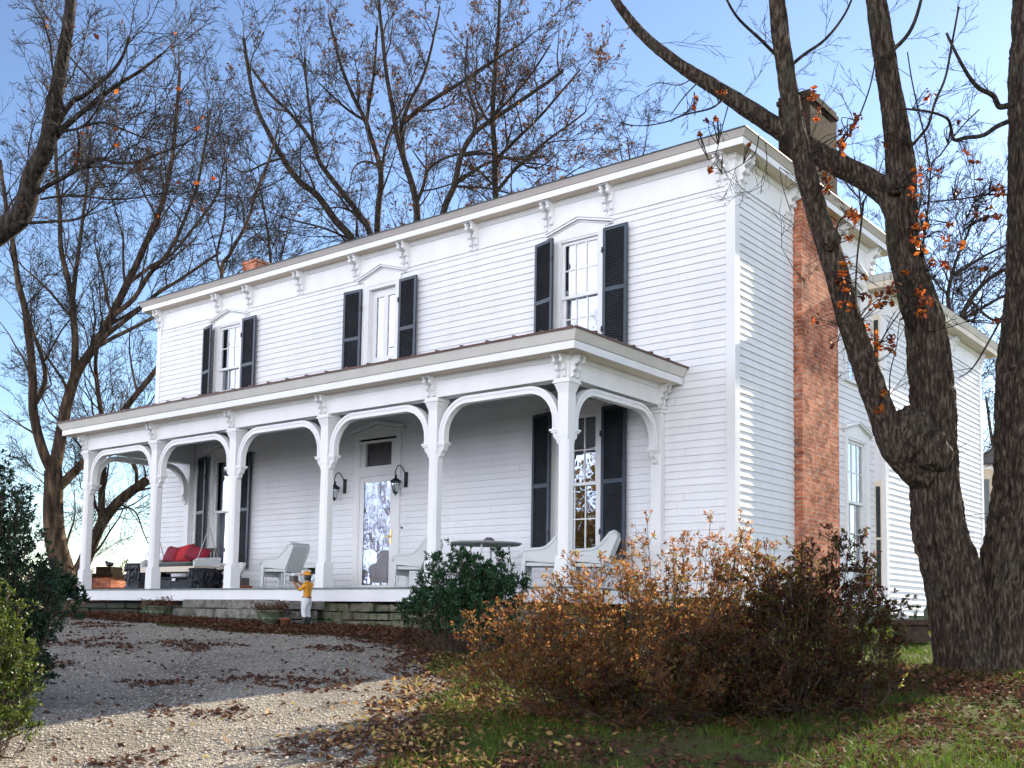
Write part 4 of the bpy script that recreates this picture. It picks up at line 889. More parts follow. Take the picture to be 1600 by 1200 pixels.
# local frame: faces -y, height .86
J = {'pelvis': ((0, .01, .445), .068, .055), 'waist': ((0, .015, .50), .058, .048), 'chest': ((0, .01, .60), .078, .058), 'neck0': ((0, .015, .665), .045, .04), 'neck': ((0, .008, .695), .028, .028), 'jaw': ((0, -.008, .725), .036, .042), 'head': ((0, -.002, .765), .042, .050), 'crown': ((0, .006, .795), .034, .038),
     'sl': ((.075, .02, .64), .036, .034), 'el': ((.105, -.045, .55), .027, .027), 'wl': ((.072, -.155, .655), .019, .019), 'hl': ((.052, -.185, .685), .021, .016),
     'sr': ((-.075, .02, .64), .036, .034), 'er': ((-.105, -.045, .55), .027, .027), 'wr': ((-.072, -.155, .655), .019, .019), 'hr': ((-.052, -.185, .685), .021, .016),
     'tl': ((.045, .012, .385), .060, .062), 'kl': ((.048, -.005, .25), .042, .044), 'cl': ((.05, .018, .17), .036, .040), 'al': ((.05, .02, .085), .028, .030), 'fl': ((.055, -.045, .06), .026, .022),
     'tr': ((-.045, .012, .385), .060, .062), 'kr': ((-.048, -.005, .25), .042, .044), 'cr': ((-.05, .018, .17), .036, .040), 'ar': ((-.05, .02, .085), .028, .030), 'fr': ((-.055, -.045, .06), .026, .022)}
E_ = [('pelvis','waist'),('waist','chest'),('chest','neck0'),('neck0','neck'),('neck','jaw'),('jaw','head'),('head','crown'),('chest','sl'),('sl','el'),('el','wl'),('wl','hl'),('chest','sr'),('sr','er'),('er','wr'),('wr','hr'),('pelvis','tl'),('tl','kl'),('kl','cl'),('cl','al'),('al','fl'),('pelvis','tr'),('tr','kr'),('kr','cr'),('cr','ar'),('ar','fr')]
def asg(c):
    if c.y < -.12 and c.z > .5: return 4
    if c.z > .685: return 3
    if c.z > .455: return 4 if (c.y < -.055 and abs(c.x) > .05) else 0
    if c.z > .175: return 1
    return 2
skin_figure(J, E_, 'body', [M['orange'], M['white'], M['boot'], M['skin'], M['brownskin']], asg, t)
for s in (-1, 1):   # fingers and thumb curled under the box
    m = MB()
    for k in range(4):
        x = s*(.045-.0); y = -.178-.011*k+.02; L_ = (.030, .034, .033, .027)[k]; m.tube([(x, y-.01, .612), (x-s*.010, y-.012, .606), (x-s*(.012+L_*.6), y-.012, .607)], [.0065, .006, .005], 6)
    m.tube([(s*.062, -.172, .622), (s*.060, -.182, .640), (s*.056, -.186, .652)], [.007, .0065, .005], 6); m.xf(Matrix.Translation((0, -.012, .068))); m.build('fingers', M['brownskin'], t, smooth=True)
m = MB(); m.lathe([(.050, .772), (.054, .780), (.053, .800), (.042, .824), (.020, .838), (.001, .841)], 18, (0, .004, 0), 1, 1.12); m.hexa([(-.044, -.115, .775), (.044, -.115, .775), (.050, -.03, .778), (-.050, -.03, .778), (-.040, -.112, .782), (.040, -.112, .782), (.050, -.03, .790), (-.050, -.03, .790)]); m.build('cap', M['orange'], t, smooth=False, bevel=.004)
m = MB(); m.prism([(-.049, .735), (-.064, .724), (-.050, .722)], lambda p, q, z: Vector((z, p, q)), -.007, .007)
for s in (-1, 1): m.lathe([(.001, -.005), (.007, 0), (.001, .005)], 8, (s*.016, -.046, .752)); m.lathe([(.001, -.014), (.008, -.006), (.008, .006), (.001, .014)], 8, (s*.046, .002, .745))
m.box(-.012, -.052, .712, .012, -.046, .716); m.build('face', M['brownskin'], t)
m = MB(); m.lathe([(.001, .70), (.040, .705), (.050, .735), (.048, .772), (.001, .774)], 16, (0, .018, 0)); m.build('hair', M['boot'], t, smooth=True)
m = MB(); m.lathe([(.060, .468), (.067, .462), (.067, .448), (.060, .442)], 18, (0, .012, 0), 1.12, 1.0); m.build('belt', M['brownskin'], t)
m = MB(); m.box(-.055, -.265, .684, .055, -.18, .765); m.build('held_box', M['boxgrey'], t, bevel=.004); m = MB(); m.frus(0, -.2225, .7655, .062, .05, .777, .062, .05); m.frus(0, -.2225, .7775, .05, .04, .805, .015, .012); m.build('box_lid', M['white'], t, bevel=.003)
m = MB(); m.frus(0, 0, 0, .12, .13, .045, .11, .12); m.build('plinth', M['urn'], t, bevel=.008)

# ================================================================ RIGHT: STONE TABLE
bx, by = 2.05, .55
q = PX(1425, 968, 13.6); bx, by = q.x, q.y; zb = g0(bx, by)
t = thing('stone_bench', 'dark brown stone bench on a broad pedestal between the bronze shrub and the forked tree', 'bench', (bx, by, zb), R(33))
zt = q.z-zb; m = MB(); m.box(-.36, -.22, zt-.07, .36, .22, zt); m.build('slab', M['stonebench'], t, bevel=.012)
for x in (-.05,): m = MB(); m.prism([(-.24, 0), (.22, 0), (.19, .06), (.15, zt*.45), (.18, zt-.11), (.23, zt-.071), (-.25, zt-.071), (-.20, zt-.11), (-.17, zt*.45), (-.21, .06)], lambda p, q_, z: Vector((p, z, q_)), -.15, .15); m.build('pedestal', M['stonebench'], t, bevel=.01)
def small(name, mb_, mat, off, lab, cat, sm=True):
    o = mb_.build(name, mat, smooth=sm); p = Matrix.Translation((bx, by, zb+zt+.001)) @ Matrix.Rotation(R(33), 4, 'Z') @ Vector(off); o.location = p; return tag(o, lab, cat)
small('stone_bird', MB().lathe([(.001, 0), (.045, .005), (.05, .03), (.035, .06), (.015, .075), (.018, .095), (.001, .11)], 12, sx=1.6), M['white'], (-.12, 0, 0), 'small white ornament on the stone bench', 'ornament')
small('glass_jar', MB().lathe([(.05, 0), (.055, .02), (.055, .12), (.03, .15), (.03, .17), (.001, .171)], 14), M['urn'], (.2, 0, 0), 'squat green grey jar on the stone bench next to the trunk', 'jar')
mm = MB(); rr = random.Random(4)
for k in range(9): a = rr.uniform(0, 6.28); mm.tube([(0, 0, 0), (.02*math.cos(a), .02*math.sin(a), .08), (.06*math.cos(a), .06*math.sin(a), .16+rr.uniform(-.04, .06))], [.004, .003, .002], 4); mm.lathe([(.001, -.02), (.016, 0), (.001, .02)], 5, (.06*math.cos(a), .06*math.sin(a), .16), 1, .3)
small('seedling', mm, M['holly'], (.04, 0, 0), 'thin dark seedling on the stone bench', 'plant')

# ================================================================ FAR: GATE PIERS, OUTBUILDING
def pier(u, v, d, w_, lab, grp, ornament):
    p = PX(u, v, d); zb = g0(p.x, p.y); H = p.z-zb; t = thing('brick_pier', lab, 'gate pier', (p.x, p.y, zb), R(20), grp)
    m = MB(); m.box(-w_, -w_, 0, w_, w_, H-.30); m.build('shaft', M['brick'], t); m = MB(); m.box(-w_-.08, -w_-.08, H-.299, w_+.08, w_+.08, H-.20); m.box(-w_*.6, -w_*.6, H-.199, w_*.6, w_*.6, H); m.build('cap', M['brickdark'], t)
    if ornament:
        m = MB(); m.lathe([(.001, 0), (.07, .02), (.09, .07), (.05, .13), (.001, .14)], 10, sx=1.7); m.tube([(-.1, 0, .08), (-.17, 0, .14), (-.24, 0, .13)], [.05, .045, .008], 8); m.tube([(.1, 0, .08), (.22, 0, .10)], [.05, .012], 8)
        o = m.build('bird', M['black'], smooth=True); o.location = (p.x, p.y, p.z+.005); tag(o, 'small black bird perched on top of the brick pier', 'bird')
pier(171, 886, 31, .42, 'square brick pier with a stepped cap seen under the porch roof', 'brick piers beyond the porch', True); pier(113, 888, 31, .36, 'brick pier behind the leftmost porch post', 'brick piers beyond the porch', False)
p = PX(160, 912, 30); t = thing('low_brick_wall', 'low red brick wall running beyond the left end of the porch', 'wall', (p.x, p.y, g0(p.x, p.y)), R(36)); m = MB(); zt = p.z-g0(p.x, p.y)-.16; m.box(-1.3, -.12, 0, 1.0, .12, zt); m.build('wall_body', M['brick'], t); m = MB(); m.box(-1.33, -.15, zt+.001, 1.03, .15, zt+.06); m.build('coping', M['red'] if 0 else M['terracotta'], t)
p = PX(149, 912, 36); t = thing('picket_fence', 'short white picket fence far beyond the porch', 'fence', (p.x, p.y, g0(p.x, p.y)), R(36)); m = MB(); H = p.z-g0(p.x, p.y)
for k in range(12): m.box(-.6+k*.1, -.01, 0, -.55+k*.1, .01, H)
m.build('picket', M['trim'], t); m = MB(); m.box(-.62, .011, H*.7, .6, .03, H*.8); m.build('rail', M['trim'], t)
p = PX(1560, 860, 34); zb = g0(p.x, p.y)
t = thing('garden_outbuilding', 'low cream outbuilding with a dark roof behind the forked tree', 'outbuilding', (p.x, p.y, zb), R(20))
H = PX(1548, 728, 34).z-zb; m = MB(); m.box(-.8, -.6, 0, 3.6, 3, H); m.build('wall', simple('cream_render', (.50, .42, .32), .8, .1), t)
m = MB(); m.hexa([(-1.0, -.9, H+.001), (3.9, -.9, H+.001), (3.9, 3.3, H+.001), (-1.0, 3.3, H+.001), (.2, .9, H+.85), (2.9, .9, H+.85), (2.9, 1.2, H+.85), (.2, 1.2, H+.85)]); m.build('roof', simple('dark_shingle', (.03, .03, .035), .8, .3, 30), t)
m = MB(); m.box(-.66, -.64, .5, -.28, -.601, H-.45); m.build('shutter', M['greycush'], t)
m = MB(); m.box(-.82, -.625, H-.14, 3.62, -.6005, H); m.build('fascia', M['trim'], t)
# ================================================================ TREES
def catmull(P, n):
    P = np.asarray(P, float); Q = np.vstack([2*P[0]-P[1], P, 2*P[-1]-P[-2]]); out = []
    for i in range(1, len(Q)-2):
        for t in np.linspace(0, 1, n, endpoint=False):
            out.append(.5*((2*Q[i])+(-Q[i-1]+Q[i+1])*t+(2*Q[i-1]-5*Q[i]+4*Q[i+1]-Q[i+2])*t*t+(-Q[i-1]+3*Q[i]-3*Q[i+1]+Q[i+2])*t**3))
    out.append(Q[-2]); return np.array(out)
def tubes(P, Rr, n):
    'P (m,K,3), Rr (m,K) -> V, F'
    m, K, _ = P.shape; T = np.gradient(P, axis=1); T /= np.linalg.norm(T, axis=2, keepdims=True)+1e-9
    ref = np.where(np.abs(T[..., 2:3]) < .9, np.array([0, 0, 1.]), np.array([1., 0, 0])); ref = np.broadcast_to(ref[:, :1], T.shape)
    A = np.cross(T, ref); A /= np.linalg.norm(A, axis=2, keepdims=True)+1e-9; B = np.cross(T, A)
    th = 2*np.pi*np.arange(n)/n; V = P[:, :, None]+(A[:, :, None]*np.cos(th)[:, None]+B[:, :, None]*np.sin(th)[:, None])*Rr[:, :, None, None]
    I = np.arange(m*K*n).reshape(m, K, n); F = np.stack([I[:, :-1], np.roll(I[:, :-1], -1, 2), np.roll(I[:, 1:], -1, 2), I[:, 1:]], -1).reshape(-1, 4); return V.reshape(-1, 3), F
def perp(d, rs):
    r = rs.normal(size=3); r -= d*np.dot(r, d); return r/np.linalg.norm(r)
def make_spray(seed, kids_=(7, 4, 1), bend=.25):
    rs = np.random.default_rng(seed); polys = []; tips = []
    def grow(p, d, L, lv):
        pts = [p]; dd = d.copy()
        for k in range(3): dd = dd+rs.normal(size=3)*.16+np.array([0, 0, .05]); dd /= np.linalg.norm(dd); p = p+dd*L/3; pts.append(p)
        polys.append((np.array(pts), lv))
        if lv >= len(kids_): tips.append(pts[-1]); return
        n = kids_[lv]+(rs.integers(0, 2) if lv else 0)
        for i in range(n):
            f = .12+.88*(i+rs.uniform(0, 1))/n; j = min(int(f*3), 2); q = pts[j]+(pts[j+1]-pts[j])*(f*3-j); tt = pts[j+1]-pts[j]; tt /= np.linalg.norm(tt)
            a = rs.uniform(.45, .95); nd = tt*math.cos(a)+perp(tt, rs)*math.sin(a); grow(q, nd, L*rs.uniform(.34, .62)*(1.1-.5*f), lv+1)
        tips.append(pts[-1])
    grow(np.zeros(3), np.array([0, 0, 1.]), 1.0, 0)
    P = np.array([a for a, _ in polys]); lv = np.array([b for _, b in polys]); return P, lv, np.array(tips)
SPR = [make_spray(100+i) for i in range(7)]
def place_sprays(S_, thick, rs, leaf=0):
    'S_: list of (pos, dir, scale)'
    Vs, Fs, base = [], [], 0; L = []
    r0 = np.array([.0085, .0062, .0046, .0036])*thick; r1 = np.array([.005, .004, .0033, .0022])*thick
    for pos, d, s in S_:
        P, lv, tips = SPR[rs.integers(len(SPR))]; d = d/np.linalg.norm(d); a = perp(d, rs); b = np.cross(d, a); Mx = np.stack([a, b, d], 0)*s
        Q = P @ Mx + pos; rad = r0[lv][:, None]*np.linspace(1, 0, 4)+r1[lv][:, None]*np.linspace(0, 1, 4); V, F = tubes(Q, rad, 3); Vs.append(V); Fs.append(F+base); base += len(V)
        if leaf: t = tips @ Mx + pos; L.append(t[rs.uniform(size=len(t)) < leaf*rs.uniform(0, 2)**2])
    return np.concatenate(Vs), np.concatenate(Fs), (np.concatenate(L) if L else None)
def limb_curve(pts, n=6, wob=.0, rs=None):
    P = catmull(pts, n)
    if wob: P = P+np.stack([fbm(np.stack([P[:, 0]*.9+i*31, P[:, 1]*.9, P[:, 2]*.9], -1), 2)-.37 for i in range(3)], -1)*wob
    return P
def bare_tree(name, lab, limbs, d, seed, mat, thick=1., sec=.55, sec_len=(1.3, 3.2), spr=.42, spr_len=(.9, 1.7), leaf=0, leafmat_=None, leafsize=.07, up=.35, group=None, f0=.22, cat='tree', ground=True, wmul=1.0):
    rs = np.random.default_rng(seed); b0 = np.array(PX(*limbs[0][0][0], limbs[0][3] if len(limbs[0]) > 3 else d)); zg = g0(b0[0], b0[1]); loc = np.array([b0[0], b0[1], zg-.1])
    t = thing(name, lab, cat, tuple(loc), 0, group); Vs, Fs, base = [], [], 0; SP = []; Vb, Fb, bb = [], [], 0
    for li, lb in enumerate(limbs):
        pp, w0, w1 = lb[:3]; d0 = lb[3] if len(lb) > 3 else d; d1 = lb[4] if len(lb) > 4 else d0
        q = [np.array(PX(u, v, d0+(d1-d0)*i/(len(pp)-1))) for i, (u, v) in enumerate(pp)]
        if li == 0 and ground and q[0][2] > zg-.1: q = [np.array([q[0][0], q[0][1], zg-.15])]+q
        C = limb_curve(q, 6, .12); K = len(C); rr = np.linspace(w0, w1, K)*.5*wmul*(d0+d1)*.5/FPX
        if li == 0 and ground: rr = rr*(1+.5*np.exp(-np.arange(K)/2.5))
        V, F = tubes(C[None]-loc, rr[None], 9); Vs.append(V); Fs.append(F+base); base += len(V)
        seg = np.linalg.norm(np.diff(C, axis=0), axis=1); s = np.concatenate([[0], np.cumsum(seg)]); Ltot = s[-1]; T = np.gradient(C, axis=0); T /= np.linalg.norm(T, axis=1, keepdims=True)
        x = Ltot*(f0 if li == 0 else .12)
        while x < Ltot:
            i = min(np.searchsorted(s, x), K-1); p = C[i]; tt = T[i]; a = rs.uniform(.5, 1.15); dd = tt*math.cos(a)+perp(tt, rs)*math.sin(a)+np.array([0, 0, up]); dd /= np.linalg.norm(dd)
            Lb = rs.uniform(*sec_len)*(.55+.6*(1-x/Ltot)) if rs.uniform() < .8 else sec_len[0]*.6; r0 = min(rr[i]*.55, .012*Lb*thick+.008); pts = [p]; cur = dd.copy()
            for k in range(6): cur = cur+rs.normal(size=3)*.15+np.array([0, 0, .06*up*3]); cur /= np.linalg.norm(cur); pts.append(pts[-1]+cur*Lb/6)
            pts = np.array(pts); V, F = tubes(pts[None]-loc, np.linspace(r0, .006*thick, 7)[None], 5); Vb.append(V); Fb.append(F+bb); bb += len(V)
            y = Lb*.15
            while y < Lb: k = min(int(y/Lb*6), 5); tt2 = pts[k+1]-pts[k]; tt2 /= np.linalg.norm(tt2); a = rs.uniform(.4, 1.0); SP.append((pts[k]-loc, tt2*math.cos(a)+perp(tt2, rs)*math.sin(a)+[0, 0, up*.5], rs.uniform(*spr_len)*(1.05-.35*y/Lb))); y += rs.uniform(.7, 1.3)*spr
            SP.append((pts[-1]-loc, cur, rs.uniform(*spr_len)*.8)); x += rs.uniform(.6, 1.4)*sec
        SP.append((C[-1]-loc, T[-1], spr_len[1]))
    npmesh('trunk', np.concatenate(Vs), np.concatenate(Fs), mat, t, smooth=True)
    npmesh('branches', np.concatenate(Vb), np.concatenate(Fb), mat, t, smooth=True)
    V, F, Lf = place_sprays(SP, thick, rs, leaf); npmesh('crown', V, F, M['twig'], t)
    if leaf: Lf = Lf+rs.normal(size=Lf.shape)*.03; V, F = leaf_cards(Lf, rs.normal(size=Lf.shape), rs.uniform(.6, 1.4, len(Lf))*leafsize, 0, .4, rs, .6); npmesh('leaves', V, F, leafmat_, t)
    return t
# left tree beside the porch end
bare_tree('bare_tree', 'broad bare tree with three upswept limbs at the left end of the porch', [
    ([(100,905),(88,850),(82,800),(84,760),(84,735)], 36, 27),
    ([(84,740),(66,700),(54,650),(50,590),(46,530),(38,480),(28,440),(20,380),(8,310),(0,250)], 17, 5, 28, 27),
    ([(52,640),(70,600),(66,560),(50,510),(36,465),(26,420)], 9, 3, 28, 28.5),
    ([(86,740),(92,700),(98,660),(106,625),(117,592),(128,572),(150,540),(175,495),(200,442),(217,405),(236,360),(255,310),(268,250),(275,180),(280,110)], 20, 5, 28, 29),
    ([(116,592),(117,545),(115,500),(112,465),(103,425),(96,390),(93,340),(88,280),(86,220),(84,150)], 12, 4, 28, 27),
    ([(114,470),(118,430),(122,390),(130,340),(136,280),(140,210)], 8, 3, 28, 29),
    ([(150,540),(185,510),(220,480),(245,458),(275,440),(310,418),(345,395)], 8, 4, 28, 29), ([(148,545),(195,520),(240,495),(262,480)], 7, 4, 28, 28.5),
    ([(92,762),(112,742),(132,722),(165,680),(200,632),(243,578),(262,545)], 15, 7, 28, 29),
    ([(176,494),(205,470),(232,430),(262,395),(290,340),(310,280),(322,220),(330,170)], 8, 3, 28, 30), ([(200,442),(238,415),(265,400),(300,360),(335,310),(352,250)], 6, 2.5, 28, 30),
], 28, 1, M['bark2'], thick=1.1, sec=.68, spr=.52)
bare_tree('bare_tree', 'leaning bare tree with one thick diagonal limb seen between the left porch posts', [
    ([(122,905),(136,872),(146,845),(160,815),(180,790),(205,768),(228,752),(262,728),(300,700)], 20, 13, 30, 30),
    ([(158,815),(160,770),(163,735),(161,700),(158,650),(152,600),(150,560),(160,500)], 12, 5, 30, 29),
    ([(162,810),(150,790),(147,770),(140,740)], 5, 3, 30, 29), ([(214,760),(212,730),(198,705),(180,688),(172,660),(178,630)], 6, 3, 30, 31), ([(186,788),(210,800),(222,830),(230,850)], 3, 1.5, 30, 29),
], 30, 2, M['bark2'], thick=1.1, sec=.8)
# near tree whose limb crosses the top left corner
bare_tree('bare_tree', 'dark near tree at the left frame edge reaching across the top left corner', [
    ([(-120,1010),(-118,800),(-110,600),(-85,450),(-45,395),(0,360),(28,337),(40,307),(48,272),(72,227),(80,187),(88,135),(96,80),(106,20),(112,-50)], 50, 14, 15, 14),
    ([(75,228),(100,202),(125,180),(150,160),(180,135),(215,112),(250,85)], 10, 4, 14.4, 14), ([(46,305),(72,289),(105,272),(121,250),(124,222),(120,205)], 8, 4, 14.5, 14.2),
    ([(103,273),(130,260),(155,248),(180,255),(215,255),(255,240),(290,225)], 7, 2.5, 14.4, 14), ([(88,200),(112,160),(130,150),(165,120),(185,95),(200,60)], 9, 4, 14.3, 14),
    ([(20,345),(50,347),(85,346),(115,343),(140,330),(160,315)], 6, 2, 14.5, 14), ([(60,310),(95,306),(130,306),(165,312),(200,311),(235,305),(262,300)], 4, 1.5, 14.4, 14), ([(125,200),(160,196),(200,208),(240,222),(270,232)], 4, 1.5, 14.4, 14),
], 14.5, 3, M['bark3'], thick=.75, sec=.50, sec_len=(.6, 1.7), spr=.30, spr_len=(.5, .95), leaf=.003, leafmat_=M['orangeleaf'], leafsize=.08, up=.15, f0=.66)
# trees rising behind the roof
bare_tree('leafy_oak', 'brown leaved tree with two diverging trunks behind the roof left of centre', [
    ([(610,620),(585,450),(552,377),(525,345),(495,305),(465,280),(442,247),(420,207),(402,170),(390,120),(380,60)], 15, 5, 34, 33),
    ([(598,500),(580,370),(560,332),(525,287),(500,255),(485,220),(457,182),(425,150),(395,110)], 11, 4, 34, 35), ([(500,258),(490,225),(486,190),(480,150),(478,90)], 6, 3, 34, 34), ([(552,377),(520,362),(490,352),(462,345),(430,335)], 4, 2, 34, 34), ([(442,247),(415,255),(385,268),(365,262)], 4, 2, 33, 33)],
    34, 4, M['bark3'], thick=1.3, sec=.88, spr=.68, leaf=.06, leafmat_=M['brownleaf'], leafsize=.10, f0=.3, group='brown leaved trees behind the house')
bare_tree('leafy_oak', 'brown leaved tree with a straight slim trunk forking high above the roof middle', [
    ([(600,640),(592,450),(589,367),(595,295),(592,257),(580,215),(572,190),(550,145),(530,90),(515,30)], 13, 4, 37, 36), ([(573,195),(580,145),(586,100),(590,40)], 6, 3, 37, 37), ([(595,265),(602,235),(612,205),(625,180),(640,150)], 5, 2.5, 37, 38), ([(592,260),(570,252),(552,262),(545,290)], 4, 1.5, 37, 36), ([(572,190),(545,172),(520,150),(500,130)], 5, 2, 37, 36)],
    37, 5, M['bark3'], thick=1.35, sec=.95, spr=.7, leaf=.06, leafmat_=M['brownleaf'], leafsize=.11, f0=.3, group='brown leaved trees behind the house')
bare_tree('leafy_oak', 'tallest brown leaved tree with crossing limbs behind the roof centre', [
    ([(660,640),(655,450),(652,347),(647,300),(632,250),(620,207),(612,157),(605,120),(598,60),(592,0)], 14, 5, 36, 36), ([(632,250),(628,200),(640,160),(660,122),(675,70),(685,10)], 8, 3, 36, 37), ([(630,192),(662,165),(700,140),(730,122),(770,95),(810,70)], 8, 3, 36, 35), ([(650,320),(662,290),(668,268),(690,250),(720,240),(750,235)], 6, 2.5, 36, 35), ([(668,268),(655,250),(645,235)], 3, 2, 36, 36)],
    36, 6, M['bark3'], thick=1.35, sec=.95, spr=.7, leaf=.06, leafmat_=M['brownleaf'], leafsize=.11, f0=.3, group='brown leaved trees behind the house')
bare_tree('leafy_oak', 'brown leaved tree leaning to the right behind the roof right of centre', [
    ([(670,600),(680,420),(692,332),(710,290),(720,245),(737,212),(762,192),(800,167),(840,140),(880,110)], 13, 5, 33, 33), ([(712,288),(735,270),(760,255),(790,248),(820,250),(850,245)], 6, 3, 33, 32), ([(722,242),(760,240),(800,250),(840,262),(870,240)], 5, 2, 33, 34), ([(740,212),(745,180),(735,150),(728,110),(730,60)], 6, 3, 33, 33), ([(710,292),(750,292),(790,300),(815,310)], 4, 2, 33, 33)],
    33, 7, M['bark3'], thick=1.3, sec=.85, spr=.65, leaf=.09, leafmat_=M['brownleaf'], leafsize=.10, f0=.32, group='brown leaved trees behind the house')
bare_tree('leafy_oak', 'brown leaved tree with an upright trunk and rounded crown, rightmost of those behind the roof', [
    ([(778,600),(776,420),(775,310),(772,245),(770,182),(772,120),(778,60),(780,0)], 13, 5, 35, 35), ([(775,300),(800,270),(830,240),(860,215),(890,195),(915,175)], 6, 2.5, 35, 34), ([(772,250),(810,215),(845,180),(880,140),(905,110)], 6, 2.5, 35, 35), ([(771,200),(750,170),(742,140),(745,90)], 5, 2, 35, 36), ([(770,182),(800,150),(830,115),(860,70)], 5, 2.5, 35, 34), ([(774,290),(740,262),(715,255)], 4, 2, 35, 36), ([(776,320),(820,305),(860,290),(900,265)], 5, 2, 35, 35)],
    35, 8, M['bark3'], thick=1.3, sec=.8, spr=.65, leaf=.12, leafmat_=M['brownleaf'], leafsize=.10, f0=.35, group='brown leaved trees behind the house')
bare_tree('bare_tree', 'slender bare tree top rising behind the roof beside the left chimney', [([(420,620),(424,480),(423,425),(420,380),(415,340),(408,300)], 6, 3, 32, 32), ([(424,440),(440,400),(450,360)], 3, 2, 32, 32), ([(370,560),(345,430),(360,395),(385,350),(400,300),(420,250),(435,200)], 7, 3, 30, 30), ([(345,430),(338,400),(350,350),(352,300),(355,240)], 4, 2, 30, 30)],
    32, 9, M['bark2'], thick=1.15, sec=.6, spr=.5, f0=.45)
bare_tree('bare_tree', 'small far bare tree top just above the roof line left of the forked tree', [([(1000,420),(990,300),(985,260),(980,215)], 5, 2, 52, 52), ([(990,270),(1005,240),(1010,215)], 3, 1.5, 52, 52), ([(989,290),(972,250),(968,225)], 3, 1.5, 52, 52)], 52, 10, M['bark3'], thick=1.5, sec=1.2, spr=.9, f0=.55)
bare_tree('bare_tree', 'wide bare tree behind the rear wing with long slanting boughs', [
    ([(1500,700),(1490,560),(1495,510),(1515,470),(1540,440),(1575,420),(1620,400)], 12, 4, 30, 30), ([(1495,520),(1480,470),(1490,420),(1510,370),(1530,320)], 7, 3, 30, 31), ([(1492,540),(1460,470),(1440,410),(1430,360),(1440,310)], 7, 3, 30, 29), ([(1515,470),(1550,500),(1590,505),(1630,500)], 5, 2, 30, 30), ([(1500,500),(1540,478),(1580,460),(1630,450)], 6, 3, 30, 31), ([(1490,430),(1530,405),(1570,385),(1620,360)], 5, 2, 30, 30)],
    30, 12, M['bark3'], thick=1.15, sec=.42, spr=.42, f0=.3, up=.2)
bare_tree('bare_tree', 'hazy bare tree top between the brick chimney and the forked trunk', [([(1350,500),(1345,330),(1340,280),(1335,245)], 4, 2, 55, 55), ([(1346,320),(1370,280),(1380,250)], 3, 1.5, 55, 55), ([(1343,310),(1318,280),(1312,250)], 3, 1.5, 55, 55)], 55, 13, M['bark3'], thick=1.5, sec=1.2, spr=.9, f0=.6)
bare_tree('bare_tree', 'far bare tree beyond the outbuilding', [([(1580,930),(1575,760),(1570,640),(1560,560)], 14, 5, 48, 48), ([(1576,780),(1552,700),(1540,620)], 7, 3, 48, 48), ([(1574,700),(1600,620),(1640,560)], 7, 3, 48, 48)], 48, 14, M['bark3'], thick=1.4, sec=.9, spr=.8)
# distant woods: sprays standing on the horizon
rs = np.random.default_rng(77); SP = []
for k in range(520):
    a = rs.uniform(-1.6, 1.1); dist = rs.uniform(110, 190); x = CP[0]+dist*math.sin(a); y = CP[1]+dist*math.cos(a)
    SP.append((np.array([x, y, g0(x, y)]), np.array([rs.normal()*.1, rs.normal()*.1, 1]), rs.uniform(4.5, 8.5)*(.75 if -1.2 < a < -.6 else 1)))
V, F, _ = place_sprays(SP, 9, rs); tag(npmesh('distant_woods', V, F, M['bark2']), 'thin bare woods along the horizon', 'woods', kind='stuff')

# ---------------------------------------------------------------- the big forked tree
def bark_limb(pts, widths, n=64, amp=.028, step=.03, flare=0, seed=0, closed_end=True):
    C = catmull(pts, 8); Wd = catmull(np.stack([widths]*3, -1), 8)[:, 0]; seg = np.linalg.norm(np.diff(C, axis=0), axis=1); s = np.concatenate([[0], np.cumsum(seg)]); K = int(s[-1]/step)+2; ss = np.linspace(0, s[-1], K)
    C = np.stack([np.interp(ss, s, C[:, i]) for i in range(3)], -1); rad = np.interp(ss, s, Wd)*.5
    T = np.gradient(C, axis=0); T /= np.linalg.norm(T, axis=1, keepdims=True); A = np.cross(T, np.array([.3, 1, 0])/1.044); A /= np.linalg.norm(A, axis=1, keepdims=True); B = np.cross(T, A); th = 2*np.pi*np.arange(n)/n
    ct, st = np.cos(th), np.sin(th); kk = rad.mean()*20+2; warp = (fbm(np.stack([ct[None]*1.2+0*ss[:, None], st[None]*1.2+0*ss[:, None], ss[:, None]*1.5+0*ct[None]], -1)+seed, 2)-.4)*1.6
    q = np.stack([(ct[None]*kk+warp), (st[None]*kk+warp), ss[:, None]*3.2+0*ct[None]], -1)+seed*7.7
    n1 = 1-np.abs(2*noise3(q)-1); n2 = 1-np.abs(2*noise3(q*[1.9, 1.9, 2.6]+9)-1); n3 = noise3(q*[4, 4, 7]); lump = fbm(np.stack([ct[None]*1.0+0*ss[:, None], st[None]*1.0+0*ss[:, None], ss[:, None]*.9+0*ct[None]], -1)+seed*3, 2)-.37
    am = amp*np.clip(rad/.22, .35, 1.15)[:, None]; rr = rad[:, None]*(1+.20*lump)+am*((n1**1.6-.85)*1.0+(n2-.6)*.6+(n3-.5)*.35)
    if flare: e = np.exp(-ss/.30)[:, None]; rr = rr*(1+flare*e*(.75+.5*np.cos(th*5+seed)[None]+.3*np.cos(th*3+1)[None]))
    V = C[:, None]+A[:, None]*(ct[None]*rr)[..., None]+B[:, None]*(st[None]*rr)[..., None]; I = np.arange(K*n).reshape(K, n); F = np.stack([I[:-1], np.roll(I[:-1], -1, 1), np.roll(I[1:], -1, 1), I[1:]], -1).reshape(-1, 4)
    return V.reshape(-1, 3), F
def pl(pp, d0, d1=None):
    d1 = d1 or d0; n = len(pp); return [np.array(PX(u, v, d0+(d1-d0)*i/(n-1))) for i, (u, v) in enumerate(pp)]
k_ = 11/FPX
H = []
